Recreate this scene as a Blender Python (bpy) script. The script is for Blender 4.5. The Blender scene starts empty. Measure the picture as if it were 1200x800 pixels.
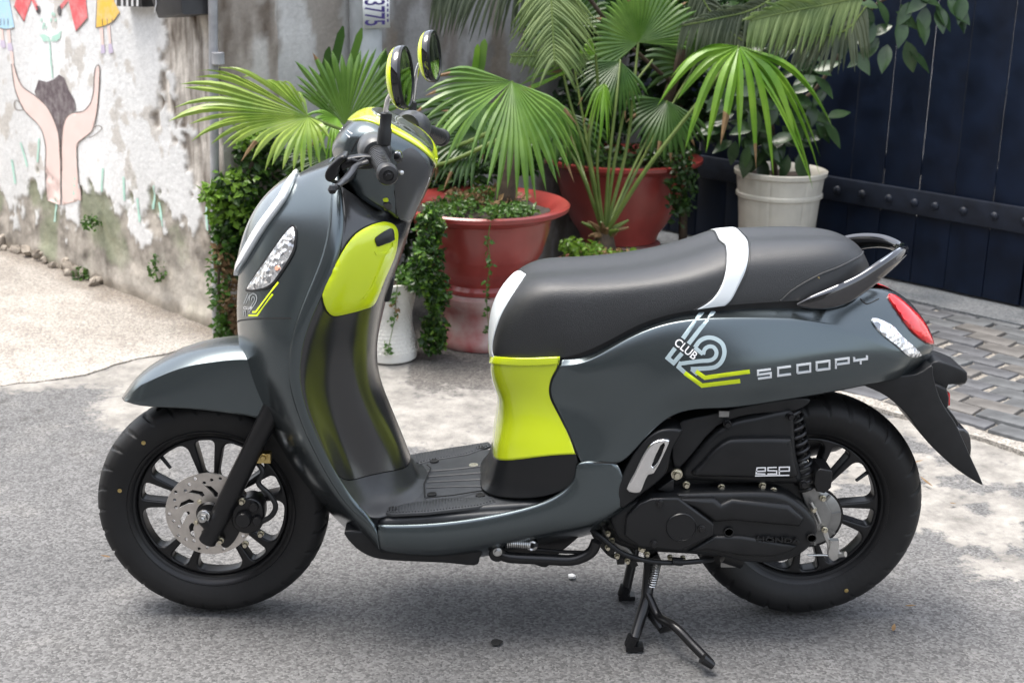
import bpy, bmesh, math, random
from mathutils import Vector, Matrix, noise
from mathutils.bvhtree import BVHTree
from mathutils.geometry import delaunay_2d_cdt
R = math.radians
random.seed(7)
scene = bpy.context.scene
COL = scene.collection
# ------------------------------------------------------------------ camera
CAM = Vector((-0.07205, -2.67773, 1.42331)); YAW, PITCH, ROLL = R(1.5), R(17.0), R(0.973)
FPX = 1600.0                                   # focal length in pixels of a 1200 px wide picture
FW = Vector((math.sin(YAW)*math.cos(PITCH), math.cos(YAW)*math.cos(PITCH), -math.sin(PITCH)))
_rt = Vector((math.cos(YAW), -math.sin(YAW), 0)); _up = _rt.cross(FW)
RT = _rt*math.cos(ROLL) + _up*math.sin(ROLL)
UP = _up*math.cos(ROLL) - _rt*math.sin(ROLL)
cd = bpy.data.cameras.new('camera'); cam = bpy.data.objects.new('camera', cd); COL.objects.link(cam)
cam.matrix_world = Matrix(((RT.x, UP.x, -FW.x, CAM.x), (RT.y, UP.y, -FW.y, CAM.y), (RT.z, UP.z, -FW.z, CAM.z), (0, 0, 0, 1)))
cd.sensor_width = 36; cd.lens = 36*FPX/1200; cd.sensor_fit = 'HORIZONTAL'
cd.clip_start = .05; cd.clip_end = 800
cd.dof.use_dof = True; cd.dof.focus_distance = 2.66; cd.dof.aperture_fstop = 7.0
scene.camera = cam
# ------------------------------------------------------------------ world, sun, exposure
SUN_EL, SUN_AZ = R(76), R(-80)                  # azimuth from +Y towards +X
w = bpy.data.worlds.new('World'); scene.world = w; w.use_nodes = True
nt = w.node_tree; bg = nt.nodes['Background']
sky = nt.nodes.new('ShaderNodeTexSky'); sky.sky_type = 'NISHITA'; sky.sun_disc = False
sky.sun_elevation = SUN_EL; sky.sun_rotation = SUN_AZ
sky.air_density = 1.2; sky.dust_density = 4.0; sky.ozone_density = 1.0
hs = nt.nodes.new('ShaderNodeHueSaturation'); hs.inputs['Saturation'].default_value = .45   # thin cloud cover
nt.links.new(sky.outputs[0], hs.inputs['Color']); nt.links.new(hs.outputs[0], bg.inputs[0])
bg.inputs[1].default_value = .15
sl = bpy.data.lights.new('sun', 'SUN'); sl.energy = 1.25; sl.angle = R(35); sl.color = (1, .95, .87)
so = bpy.data.objects.new('sun', sl); COL.objects.link(so)
sd = Vector((math.sin(SUN_AZ)*math.cos(SUN_EL), math.cos(SUN_AZ)*math.cos(SUN_EL), math.sin(SUN_EL)))
so.rotation_euler = sd.to_track_quat('Z', 'Y').to_euler(); so.location = (0, 0, 9)
vs = scene.view_settings; vs.view_transform = 'Standard'; vs.look = 'None'; vs.gamma = 1; vs.use_curve_mapping = False
vs.exposure = 1.72
# ------------------------------------------------------------------ pixels to places
def ray(px, py): return (FW + RT*((px-600)/FPX) + UP*((400-py)/FPX))
def P(px, py, y):                              # pixel + lateral position on the scooter (y=0 is its mid-plane)
    d = ray(px, py); return CAM + d*((y-CAM.y)/d.y)
def G(px, py, z=0.0):                          # pixel on a level surface
    d = ray(px, py); return CAM + d*((z-CAM.z)/d.z)
def onplane(px, py, p0, n):
    d = ray(px, py); return CAM + d*((p0-CAM).dot(n)/d.dot(n))
def proj(p):
    d = p-CAM; z = d.dot(FW); return (600+FPX*d.dot(RT)/z, 400-FPX*d.dot(UP)/z)
# ------------------------------------------------------------------ materials
def lin(c):
    return tuple(((v/255)/12.92 if v/255 <= .04045 else ((v/255+.055)/1.055)**2.4) for v in c)
MATS = {}
def mat(name, col, rough=.5, metal=0., coat=0., spec=.5, var=.0, vscale=20., bump=0., bscale=200., trans=0., sheen=0., emit=None, col2=None, detail=4, rvar=0., ior=1.5, coord='Object', croug=.05):
    m = bpy.data.materials.new(name); m.use_nodes = True; t = m.node_tree; b = t.nodes['Principled BSDF']
    b.inputs['Base Color'].default_value = (*col, 1); b.inputs['Roughness'].default_value = rough
    b.inputs['Metallic'].default_value = metal; b.inputs['Coat Weight'].default_value = coat; b.inputs['Coat Roughness'].default_value = croug
    b.inputs['Specular IOR Level'].default_value = spec; b.inputs['Transmission Weight'].default_value = trans; b.inputs['IOR'].default_value = ior
    if sheen: b.inputs['Sheen Weight'].default_value = sheen
    if emit: b.inputs['Emission Color'].default_value = (*emit[0], 1); b.inputs['Emission Strength'].default_value = emit[1]
    tc = t.nodes.new('ShaderNodeTexCoord')
    if var or col2 or rvar:
        n = t.nodes.new('ShaderNodeTexNoise'); n.inputs['Scale'].default_value = vscale; n.inputs['Detail'].default_value = detail
        t.links.new(tc.outputs[coord], n.inputs['Vector'])
        if var or col2:
            r = t.nodes.new('ShaderNodeValToRGB'); t.links.new(n.outputs[0], r.inputs[0])
            e = r.color_ramp.elements; e[0].position = .3; e[1].position = .7
            a = tuple(max(0, c*(1-var)) for c in col); z = col2 or tuple(min(1, c*(1+var)) for c in col)
            e[0].color = (*a, 1); e[1].color = (*z, 1); t.links.new(r.outputs[0], b.inputs['Base Color'])
        if rvar:
            mr = t.nodes.new('ShaderNodeMapRange'); t.links.new(n.outputs[0], mr.inputs[0])
            mr.inputs[3].default_value = max(0, rough-rvar); mr.inputs[4].default_value = min(1, rough+rvar)
            t.links.new(mr.outputs[0], b.inputs['Roughness'])
    if bump:
        n2 = t.nodes.new('ShaderNodeTexNoise'); n2.inputs['Scale'].default_value = bscale; n2.inputs['Detail'].default_value = 3
        t.links.new(tc.outputs[coord], n2.inputs['Vector'])
        bp = t.nodes.new('ShaderNodeBump'); bp.inputs['Strength'].default_value = bump; bp.inputs['Distance'].default_value = .002
        t.links.new(n2.outputs[0], bp.inputs['Height']); t.links.new(bp.outputs[0], b.inputs['Normal'])
    MATS[name] = m; return m
mat('body', (.098, .118, .126), .25, .9, coat=.4, croug=.14, var=.05, vscale=900, bump=.012, bscale=1600)
mat('black_plastic', (.010, .0105, .0115), .30, 0, spec=.36, bump=.04, bscale=900, rvar=.05, vscale=30)
mat('black_rough', (.011, .0115, .0125), .42, 0, spec=.36, bump=.12, bscale=700, var=.2, vscale=40)
mat('black_engine', (.017, .0175, .0185), .33, .3, spec=.36, bump=.1, bscale=900, var=.15, vscale=25)
mat('black_gloss', (.008, .008, .009), .08, 0, coat=1)
mat('black_metal', (.012, .012, .013), .28, .3, bump=.03, bscale=300)
mat('leg_plastic', (.017, .0175, .019), .24, 0, spec=.6, coat=.6, croug=.16, bump=.02, bscale=900)
mat('floor_plastic', (.034, .036, .039), .44, 0, bump=.12, bscale=700, var=.15, vscale=40)  # black floor plastic, base lightened to hold the sky's sheen
mat('grey_plastic', (.055, .057, .060), .36, 0, bump=.05, bscale=800)
mat('dark_void', (.006, .006, .006), .8)
mat('lime', (.60, .72, .012), .25, 0, coat=.8)
mat('seat_vinyl', (.014, .015, .0165), .43, 0, coat=.2, croug=.4, bump=.5, bscale=700, rvar=.06, vscale=8)
mat('seat_white', (.62, .66, .68), .45, 0, bump=.2, bscale=650)
mat('rubber', (.0095, .0095, .010), .55, 0, spec=.36, bump=.08, bscale=500, var=.3, vscale=12, rvar=.08)
mat('grip_rubber', (.014, .014, .015), .45)
mat('rim', (.014, .014, .015), .33, .4, rvar=.08, vscale=14)
mat('steel', (.55, .55, .54), .3, 1, var=.1, vscale=60, rvar=.08)
mat('disc_steel', (.60, .565, .53), .36, 1, var=.12, vscale=50, bump=.05, bscale=400)
mat('zinc', (.62, .58, .46), .35, 1, var=.15, vscale=90)
mat('brass', (.55, .42, .18), .35, 1)
mat('alu', (.27, .27, .265), .38, .9, bump=.1, bscale=300, var=.12, vscale=40)
mat('chrome', (.78, .78, .78), .08, 1)
mat('dark_chrome', (.09, .09, .095), .07, 1, coat=.5)
mat('mirror_glass', (.75, .78, .78), .02, 1)
mat('red_lens', (.62, .01, .012), .12, 0, coat=1, var=.25, vscale=120)
mat('clear_lens', (.75, .77, .8), .12, .75, coat=1)
_t = MATS['clear_lens'].node_tree; _v = _t.nodes.new('ShaderNodeTexVoronoi'); _v.inputs['Scale'].default_value = 95; _c = _t.nodes.new('ShaderNodeTexCoord'); _t.links.new(_c.outputs['Object'], _v.inputs['Vector'])
_s = _t.nodes.new('ShaderNodeSeparateColor'); _t.links.new(_v.outputs['Color'], _s.inputs[0]); _r = _t.nodes.new('ShaderNodeValToRGB'); _t.links.new(_s.outputs[0], _r.inputs[0]); _r.color_ramp.elements[0].color = (.22, .23, .25, 1); _r.color_ramp.elements[1].color = (.95, .96, .97, 1); _r.color_ramp.elements[1].position = .6
_t.links.new(_r.outputs[0], _t.nodes['Principled BSDF'].inputs['Base Color']); _b = _t.nodes.new('ShaderNodeBump'); _b.inputs['Strength'].default_value = .8; _b.inputs['Distance'].default_value = .004; _t.links.new(_v.outputs['Distance'], _b.inputs['Height']); _t.links.new(_b.outputs[0], _t.nodes['Principled BSDF'].inputs['Normal'])
mat('head_glass', (.10, .12, .13), .05, .2, coat=1, var=.5, vscale=14)
mat('silver_ring', (.74, .77, .79), .2, .25, coat=.8)
mat('screen_glass', (.06, .075, .05), .05, 0, coat=1)
mat('decal_blue', (.38, .47, .50), .35, .2)
mat('decal_grey', (.27, .29, .30), .35, .2)
mat('decal_white', (.75, .75, .76), .35)
mat('decal_lime', (.60, .72, .012), .35)
mat('orange_lens', (.75, .36, .25), .15, coat=1)
# ------------------------------------------------------------------ object helpers
ORG = {}
def link(o, parent=None):
    COL.objects.link(o)
    if parent is not None: o.parent = parent; ORG[o.name] = ORG[parent.name]
    return o
def tag(o, label=None, cat=None, group=None, kind=None):
    if label: o['label'] = label
    if cat: o['category'] = cat
    if group: o['group'] = group
    if kind: o['kind'] = kind
    return o
def thing(name, loc, label, cat, group=None):
    o = bpy.data.objects.new(name, None); COL.objects.link(o); o.location = loc; o.empty_display_size = .05
    ORG[o.name] = Vector(loc); return tag(o, label, cat, group)
class MB:
    def __init__(s): s.v = []; s.f = []; s.m = []; s.cur = 0
    def add(s, vs, fs):
        k = len(s.v); s.v += [Vector(p) for p in vs]; s.f += [tuple(i+k for i in f) for f in fs]; s.m += [s.cur]*len(fs); return s
    def box(s, c, size, rot=None):
        h = Vector(size)/2; pts = [Vector((x*h.x, y*h.y, z*h.z)) for x in (-1, 1) for y in (-1, 1) for z in (-1, 1)]
        if rot is not None: pts = [rot @ p for p in pts]
        c = Vector(c)
        return s.add([c+p for p in pts], [(0, 1, 3, 2), (4, 6, 7, 5), (0, 4, 5, 1), (2, 3, 7, 6), (0, 2, 6, 4), (1, 5, 7, 3)])
    def tube(s, path, r, n=10, caps=True, flat=None):
        path = [Vector(p) for p in path]; k = len(path)
        rs = r if isinstance(r, (list, tuple)) else [r]*k
        t0 = (path[1]-path[0]).normalized(); up = Vector((0, 0, 1)) if abs(t0.z) < .9 else Vector((1, 0, 0))
        a = t0.cross(up).normalized(); vs = []
        for i, p in enumerate(path):
            t = (path[min(i+1, k-1)]-path[max(i-1, 0)]).normalized()
            a = (a - t*a.dot(t)).normalized(); b = t.cross(a)
            for j in range(n):
                q = 2*math.pi*j/n
                vs.append(p + (a*math.cos(q) + b*math.sin(q)*(flat or 1))*rs[i])
        fs = [(i*n+j, i*n+(j+1) % n, (i+1)*n+(j+1) % n, (i+1)*n+j) for i in range(k-1) for j in range(n)]
        if caps: fs += [tuple(range(n-1, -1, -1)), tuple((k-1)*n+j for j in range(n))]
        return s.add(vs, fs)
    def lathe(s, prof, o, ax, n=32, closed=False):   # prof: (radius, height along ax)
        ax = Vector(ax).normalized(); a = ax.orthogonal().normalized(); b = ax.cross(a); o = Vector(o); k = len(prof)
        vs = [o + ax*h + (a*math.cos(2*math.pi*j/n) + b*math.sin(2*math.pi*j/n))*r for r, h in prof for j in range(n)]
        fs = [(i*n+j, i*n+(j+1) % n, ((i+1) % k)*n+(j+1) % n, ((i+1) % k)*n+j) for i in range(k if closed else k-1) for j in range(n)]
        if not closed:
            if prof[0][0] > 1e-5: fs.append(tuple(range(n-1, -1, -1)))
            if prof[-1][0] > 1e-5: fs.append(tuple((k-1)*n+j for j in range(n)))
        return s.add(vs, fs)
    def bolt(s, p, r, ax=(0, -1, 0), h=.006):
        p = Vector(p); s.lathe([(r*1.25, 0), (r*1.25, h*.35), (r*1.15, h*.4)], p, ax, 14)
        s.lathe([(r, h*.35), (r, h*.85), (r*.85, h)], p, ax, 6); return s
    def build(s, name, m, parent=None, smooth=35, fix=True, mirror=False, origin=None):
        if mirror:
            k = len(s.v); s.v += [Vector((p.x, -p.y, p.z)) for p in s.v]; s.f += [tuple(i+k for i in reversed(f)) for f in s.f]; s.m += s.m[:]
        o0 = ORG[parent.name] if parent is not None else (Vector(origin) if origin is not None else Vector((0, 0, 0)))
        me = bpy.data.meshes.new(name); me.from_pydata([p-o0 for p in s.v], [], s.f)
        if fix:
            bm = bmesh.new(); bm.from_mesh(me); bmesh.ops.remove_doubles(bm, verts=bm.verts, dist=1e-5)
            bmesh.ops.recalc_face_normals(bm, faces=bm.faces); bm.to_mesh(me); bm.free()
        for q in (m if isinstance(m, (list, tuple)) else [m]): me.materials.append(MATS[q] if isinstance(q, str) else q)
        if isinstance(m, (list, tuple)) and not fix: me.polygons.foreach_set('material_index', s.m)
        me.polygons.foreach_set('use_smooth', [smooth > 0]*len(me.polygons))
        if smooth > 0: me.set_sharp_from_angle(angle=R(smooth))
        me.update()
        o = bpy.data.objects.new(name, me); o.location = o0 if parent is None else (0, 0, 0); link(o, parent)
        if parent is None: ORG[o.name] = o0
        return o
def bolts(name, m, parent, pts, r, h=.012):
    for q in pts: MB().bolt(P(*q), r, h=h).build(name, m, parent)
def cr(pts, n=8, closed=False):                # smooth curve through points (any dimension)
    pts = [Vector(p) for p in pts]; k = len(pts); out = []
    g = (lambda i: pts[i % k]) if closed else (lambda i: pts[i] if 0 <= i < k else (pts[0]*2-pts[1] if i < 0 else pts[-1]*2-pts[-2]))
    for i in range(k if closed else k-1):
        a, b, c, d = g(i-1), g(i), g(i+1), g(i+2)
        for j in range(n):
            t = j/n; out.append(.5*(2*b + (c-a)*t + (2*a-5*b+4*c-d)*t*t + (3*b-a-3*c+d)*t**3))
    if not closed: out.append(pts[-1])
    return out
def bw(t): return ((1-t)**3/6, (3*t**3-6*t*t+4)/6, (-3*t**3+3*t*t+3*t+1)/6, t**3/6)
class Surf:                                    # smooth sheet over a control grid given as (px, py, lateral)
    def __init__(s, rows, mirror=True, fit=.75):
        g = [[(P(*q) if not isinstance(q, Vector) else q.copy()) for q in r] for r in rows]
        if mirror:
            for r in g: r[0].y = 0
        s.mir = mirror; s.off = len(g[0])-1 if mirror else 0
        s.nv0 = len(g[0])-1; s.nu0 = len(g)-1
        if mirror: g = [[Vector((p.x, -p.y, p.z)) for p in reversed(r[1:])] + r for r in g]
        s.t = [[p.copy() for p in r] for r in g]; s.c = g; s._pad()
        for it in range(3):
            e = [[s._ev(i, j) for j in range(len(g[0]))] for i in range(len(g))]
            for i in range(len(g)):
                for j in range(len(g[0])): s.c[i][j] = s.c[i][j] + (s.t[i][j]-e[i][j])*fit
            s._pad()
    def _pad(s):
        rows = [[2*r[0]-r[1]] + r + [2*r[-1]-r[-2]] for r in s.c]
        s.p = [[2*a-b for a, b in zip(rows[0], rows[1])]] + rows + [[2*a-b for a, b in zip(rows[-1], rows[-2])]]
    def _ev(s, u, v):
        nu, nv = len(s.c), len(s.c[0])
        i = min(max(int(math.floor(u)), 0), nu-2); j = min(max(int(math.floor(v)), 0), nv-2)
        a, b = bw(u-i), bw(v-j); q = Vector((0, 0, 0))
        for k in range(4):
            r = s.p[i+k]; q += a[k]*(b[0]*r[j]+b[1]*r[j+1]+b[2]*r[j+2]+b[3]*r[j+3])
        return q
    def ev(s, u, v): return s._ev(u, v+s.off)
    def nrm(s, u, v, e=.02):
        a = s.ev(min(u+e, s.nu0), v)-s.ev(max(u-e, 0), v); b = s.ev(u, min(v+e, s.nv0))-s.ev(u, max(v-e, -s.off))
        n = a.cross(b).normalized()
        p = s.ev(u, v); ref = p - s.ctr()
        return n if n.dot(ref) > 0 else -n
    def ctr(s):
        if not hasattr(s, '_c'):
            q = [p for r in s.t for p in r]; s._c = sum(q, Vector((0, 0, 0)))/len(q); s._c.y = 0 if s.mir else s._c.y+.15
        return s._c
    def mesh(s, ru=6, rv=6):
        nu, nv = (len(s.c)-1)*ru, (len(s.c[0])-1)*rv
        vs = [s._ev(i/ru, j/rv) for i in range(nu+1) for j in range(nv+1)]
        fs = [(i*(nv+1)+j, i*(nv+1)+j+1, (i+1)*(nv+1)+j+1, (i+1)*(nv+1)+j) for i in range(nu) for j in range(nv)]
        return vs, fs
    def bvh(s):
        if not hasattr(s, '_b'): s._b = BVHTree.FromPolygons(*s.mesh())
        return s._b
    def build(s, name, m, parent, thick=.003, ru=6, rv=6, out=None):
        vs, fs = s.mesh(ru, rv); b = MB().add(vs, fs); o = b.build(name, m, parent, 60)
        me = o.data; me.update(); c = s.ctr() - ORG[o.name]
        tot = sum((p.normal.dot(out) if out else p.normal.dot(p.center-c))*p.area for p in me.polygons)
        if tot < 0: me.flip_normals()
        if thick:
            md = o.modifiers.new('thickness', 'SOLIDIFY'); md.thickness = thick; md.offset = -1
        return o
    def strip(s, name, m, parent, us, lo, hi, off=.0012, thick=.002, nu=40, nv=10, both=True):
        # a band on the sheet: for u in us range, v from lo(u) to hi(u)
        vs = []; fs = []; u0, u1 = us
        side = lambda sg: [[None]*(nv+1) for _ in range(nu+1)]
        def rows(sg):
            k = len(vs)
            for i in range(nu+1):
                u = u0+(u1-u0)*i/nu; a, b = lo(u), hi(u)
                for j in range(nv+1):
                    v = a+(b-a)*j/nv; n = s.nrm(u, v); p = s.ev(u, v)+n*off
                    vs.append(Vector((p.x, p.y*sg, p.z)))
            for i in range(nu):
                for j in range(nv):
                    f = (k+i*(nv+1)+j, k+i*(nv+1)+j+1, k+(i+1)*(nv+1)+j+1, k+(i+1)*(nv+1)+j)
                    fs.append(f if sg > 0 else f[::-1])
        rows(1)
        if both: rows(-1)
        o = MB().add(vs, fs).build(name, m, parent, 60); me = o.data; me.update(); c = s.ctr()-ORG[o.name]
        if sum(p.normal.dot(p.center-c)*p.area for p in me.polygons) < 0: me.flip_normals()
        md = o.modifiers.new('thickness', 'SOLIDIFY'); md.thickness = thick+off; md.offset = -1
        return o
def stab(*kv):                                 # the same, smoothed
    def f(u):
        if u <= kv[0][0]: return kv[0][1]
        for i in range(len(kv)-1):
            (a, x), (b, y) = kv[i], kv[i+1]
            if u <= b:
                t = (u-a)/(b-a); m0 = (y-kv[i-1][1])/(b-kv[i-1][0])*(b-a) if i else (y-x); m1 = (kv[i+2][1]-x)/(kv[i+2][0]-a)*(b-a) if i+2 < len(kv) else (y-x)
                return (2*t**3-3*t*t+1)*x+(t**3-2*t*t+t)*m0+(-2*t**3+3*t*t)*y+(t**3-t*t)*m1
        return kv[-1][1]
    return f
def tab(*kv):                                  # piecewise linear table
    def f(u):
        for (a, x), (b, y) in zip(kv, kv[1:]):
            if u <= b: return x+(y-x)*max(0, (u-a))/(b-a)
        return kv[-1][1]
    return f
def inpoly(x, y, poly):
    c = False; j = len(poly)-1
    for i in range(len(poly)):
        a, b = poly[i], poly[j]
        if (a[1] > y) != (b[1] > y) and x < (b[0]-a[0])*(y-a[1])/(b[1]-a[1])+a[0]: c = not c
        j = i
    return c
def area2(p): return sum(a[0]*b[1]-b[0]*a[1] for a, b in zip(p, p[1:]+p[:1]))/2
def tri2d(outer, holes=(), extra=()):
    pts = []; edges = []
    for loop in [outer]+list(holes):
        k = len(pts); n = len(loop); pts += [Vector((p[0], p[1])) for p in loop]; edges += [(k+i, k+(i+1) % n) for i in range(n)]
    nb = len(pts); pts += [Vector(p) for p in extra]
    v, e, f, ov, oe, of = delaunay_2d_cdt(pts, edges, [], 0, 1e-7)
    loops = [outer]+list(holes); tr = []
    for t in f:
        c = (v[t[0]]+v[t[1]]+v[t[2]])/3
        if sum(inpoly(c.x, c.y, L) for L in loops) % 2: tr.append(tuple(t) if area2([v[i] for i in t]) > 0 else tuple(reversed(t)))
    return v, tr
def inset(poly, d):
    n = len(poly); s = 1 if area2(poly) > 0 else -1; out = []
    for i in range(n):
        a, b, c = Vector(poly[i-1][:2]), Vector(poly[i][:2]), Vector(poly[(i+1) % n][:2])
        e1 = (b-a).normalized() if (b-a).length > 1e-9 else Vector((1, 0)); e2 = (c-b).normalized() if (c-b).length > 1e-9 else e1
        n1 = Vector((-e1.y, e1.x))*s; n2 = Vector((-e2.y, e2.x))*s; q = n1+n2
        q = q.normalized()/max(.5, q.normalized().dot(n1)) if q.length > 1e-6 else n1
        out.append(b+q*d)
    return out
def plate2(mb, outer, holes, M, d0, d1, bevel=0., bs=3):
    """outer/holes: 2-D loops; M(u,v,d) -> 3-D; d0 is the show face, d1 the back; rounded rim of size bevel"""
    sg = 1 if d1 > d0 else -1
    for L, hole in [(outer, False)]+[(h, True) for h in holes]:
        rings = [[M(p[0], p[1], d1) for p in L]]
        for k in range(bs+1 if bevel else 1):
            a = math.pi/2*k/bs if bevel else 0
            q = inset(L, (bevel*(1-math.cos(a)))*(-1 if hole else 1)) if bevel and k else L
            rings.append([M(p[0], p[1], d0+sg*(bevel*(1-math.sin(a)) if bevel else 0)) for p in q])
        n = len(L)
        for r0, r1 in zip(rings, rings[1:]):
            mb.add(r0+r1, [(i, (i+1) % n, n+(i+1) % n, n+i) for i in range(n)])
    o2 = inset(outer, bevel) if bevel else outer; h2 = [inset(h, -bevel) if bevel else h for h in holes]
    v, t = tri2d(o2, h2); mb.add([M(p.x, p.y, d0) for p in v], t)
    v, t = tri2d(outer, holes); mb.add([M(p.x, p.y, d1) for p in v], [f[::-1] for f in t])
    return mb
def XZ(u, v, d): return Vector((u, d, v))
def px2(outline, y, n=5, closed=True, smooth=True):      # picture outline -> (x, z) loop on the lateral plane y
    o = cr([(a, b) for a, b in outline], n, True) if smooth else [Vector(p) for p in outline]
    r = []
    for p in o: q = P(p.x, p.y, y); r.append(Vector((q.x, q.z)))
    return r
def cover(name, m, parent, outline, y0, y1, bevel=.006, n=4, holes=(), smooth=True, mirror=False):
    mb = MB(); plate2(mb, px2(outline, y0, n, smooth=smooth), [px2(h, y0, n) for h in holes], XZ, y0, y1, bevel)
    return mb.build(name, m, parent, 40, mirror=mirror)
def hitpx(px, py, trees):
    d = ray(px, py).normalized(); best = None
    for t in trees:
        loc, nn, i, dist = t.ray_cast(CAM, d)
        if loc is not None and (best is None or dist < best[2]): best = (loc, nn if nn.dot(d) < 0 else -nn, dist)
    return best
def patch(name, m, parent, outline, trees, off=.002, dome=0., step=4., depth=.004, n=5, smooth=True, mirror=False, holes=(), domew=10.):
    """outline in the picture laid on the sheet(s) that lie there, off metres proud"""
    o = cr(outline, n, True) if smooth else [Vector(p) for p in outline]
    L = [(p[0], p[1]) for p in o]; H = [[(p[0], p[1]) for p in (cr(h, n, True) if smooth else h)] for h in holes]
    xs = [p[0] for p in L]; ys = [p[1] for p in L]; ex = []
    def bd(x, y): return min(math.hypot(x-p[0], y-p[1]) for q in [L]+H for p in q)
    y = min(ys)+step/2
    while y < max(ys):
        x = min(xs)+step/2
        while x < max(xs):
            if inpoly(x, y, L) and not any(inpoly(x, y, h) for h in H) and bd(x, y) > step*.45: ex.append((x, y))
            x += step
        y += step
    v, t = tri2d(L, H, ex); last = None; top = []; bot = []
    for p in v:
        h = hitpx(p.x, p.y, trees)
        if h is None:
            c = Vector((sum(xs)/len(xs), sum(ys)/len(ys)))
            for k in range(1, 12):
                q = Vector(p).lerp(c, k*.06); h = hitpx(q.x, q.y, trees)
                if h: break
        if h is None: h = last or (P(p.x, p.y, -.1), Vector((0, -1, 0)), 0)
        last = h; e = off
        if dome: e += dome*min(1, bd(p.x, p.y)/domew)**.5 if bd(p.x, p.y) > .05 else 0
        top.append(h[0]+h[1]*e); bot.append(h[0]+h[1]*(off-depth))
    mb = MB(); k = len(top); mb.add(top+bot, [f[::-1] for f in t]+[tuple(i+k for i in f) for f in t])
    cnt = {}
    for f in t:
        for a, b in ((f[0], f[1]), (f[1], f[2]), (f[2], f[0])): cnt[(a, b)] = 1
    for a, b in cnt:
        if (b, a) not in cnt: mb.f.append((a, b, b+k, a+k)); mb.m.append(0)
    return mb.build(name, m, parent, 50, mirror=mirror)
def stroke(pts, wpx):                           # polyline -> outline polygon of constant pixel width
    pts = [Vector(p) for p in pts]; L = []; Rr = []
    for i, p in enumerate(pts):
        a = pts[max(i-1, 0)]; b = pts[min(i+1, len(pts)-1)]
        e1 = (p-a).normalized() if i else (b-p).normalized(); e2 = (b-p).normalized() if i < len(pts)-1 else e1
        n1 = Vector((-e1.y, e1.x)); n2 = Vector((-e2.y, e2.x)); q = (n1+n2)
        q = q.normalized()/max(.45, q.normalized().dot(n1)) if q.length > 1e-6 else n1
        L.append(p+q*wpx/2); Rr.append(p-q*wpx/2)
    return L+Rr[::-1]
def textloops(s, size=1., bold=0.):             # outline of a word in the built-in typeface, as flat triangles
    cu = bpy.data.curves.new('t', 'FONT'); cu.body = s; cu.size = size; cu.offset = bold; cu.resolution_u = 3
    ob = bpy.data.objects.new('t', cu); COL.objects.link(ob)
    dg = bpy.context.evaluated_depsgraph_get(); me = ob.evaluated_get(dg).to_mesh()
    v = [Vector((p.co.x, p.co.y)) for p in me.vertices]; f = [tuple(q.vertices) for q in me.polygons]
    ob.evaluated_get(dg).to_mesh_clear(); bpy.data.objects.remove(ob); bpy.data.curves.remove(cu)
    return v, f
def raised(mb, v, f, M, d0, d1):                # flat triangles -> slab
    k = len(v); mb.add([M(p[0], p[1], d0) for p in v]+[M(p[0], p[1], d1) for p in v], [tuple(q) for q in f]+[tuple(i+k for i in reversed(q)) for q in f])
    e = {}
    for q in f:
        for a, b in zip(q, q[1:]+q[:1]): e[(a, b)] = 1
    b0 = len(mb.v)-2*k
    for a, b in e:
        if (b, a) not in e: mb.f.append((b0+b, b0+a, b0+a+k, b0+b+k)); mb.m.append(mb.cur)
    return mb
# ================================================================== the scooter (lateral mid-plane y = 0, nose towards -x)
SC = thing('motor_scooter', (0, 0, 0), 'dark grey green motor scooter with lime trim parked on its centre stand', 'scooter')
XF, XR, ZF, ZR = -.6255, .6255, .2425, .2515
# ---- wheels
def tyre(cx, cz, rad, wd, name, parent):
    mb = MB(); n = 540; sw = []
    rr = .160                                       # bead radius
    prof = [(rr, -.030), (rr+.008, -.036), (rr+.02, -wd*.82), (rr+.035, -wd*.97), (rr+.05, -wd)]
    K = 26; th0 = 68
    h = rad-(rr+.05)
    for k in range(K+1):
        a = R(-90+180*k/K); prof.append((rr+.05+h*math.cos(a)**.9 if k not in (0, K) else rr+.05, wd*math.sin(a)))
    prof += [(r, -q) for r, q in reversed(prof[:4])]
    k = len(prof); vs = []
    for i, (r, q) in enumerate(prof):
        s = q/wd
        for j in range(n):
            th = j/n; d = 0
            if 5 <= i <= K+4:
                for rep, sl, c0, c1, w in ((30, .6, .34, .98, .07), (15, -.6, .05, .55, .05)):
                    t = (th*rep + sl*abs(s) + (.5 if s > 0 else 0)) % 1
                    if c0 < abs(s) < c1 and abs(t-.5) < w: d = .0045
                if .9 < abs(s) < .94: d = max(d, .0008)
            if i in (3, k-4): d += .0006*(1 if (j//3) % 2 else 0)
            rr2 = r-d; a = 2*math.pi*th
            vs.append(Vector((cx+rr2*math.cos(a), q, cz+rr2*math.sin(a))))
    fs = [(i*n+j, i*n+(j+1) % n, (i+1)*n+(j+1) % n, (i+1)*n+j) for i in range(k-1) for j in range(n)]
    return mb.add(vs, fs).build(name, 'rubber', parent, 42)
def rounded_sector(a0, a1, r0, r1, cr_=.010, n=5):
    pts = []
    def corner(r, a, sr, sa):                       # fillet near (r, a)
        for k in range(n+1):
            t = math.pi/2*k/n
            yield (r - sr*cr_ + sr*cr_*math.cos(t), a - sa*cr_/max(r, .02) + sa*cr_/max(r, .02)*math.sin(t))
    c1 = list(corner(r1, a1, 1, 1)); c2 = list(corner(r1, a0, 1, -1))[::-1]
    c3 = list(corner(r0, a0, -1, -1)); c4 = list(corner(r0, a1, -1, 1))[::-1]
    m = [(r1, a1+(a0-a1)*k/6) for k in range(1, 6)]
    # order: outer edge a1 -> a0 then inner edge back
    arc = [(r1-0, a1 - cr_/r1 - (a1-a0-2*cr_/r1)*k/8) for k in range(1, 8)]
    loop = c1[::-1] + arc + c2[::-1] + c3[::-1] + c4[::-1]
    return [Vector((r*math.cos(a), r*math.sin(a))) for r, a in loop]
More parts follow.
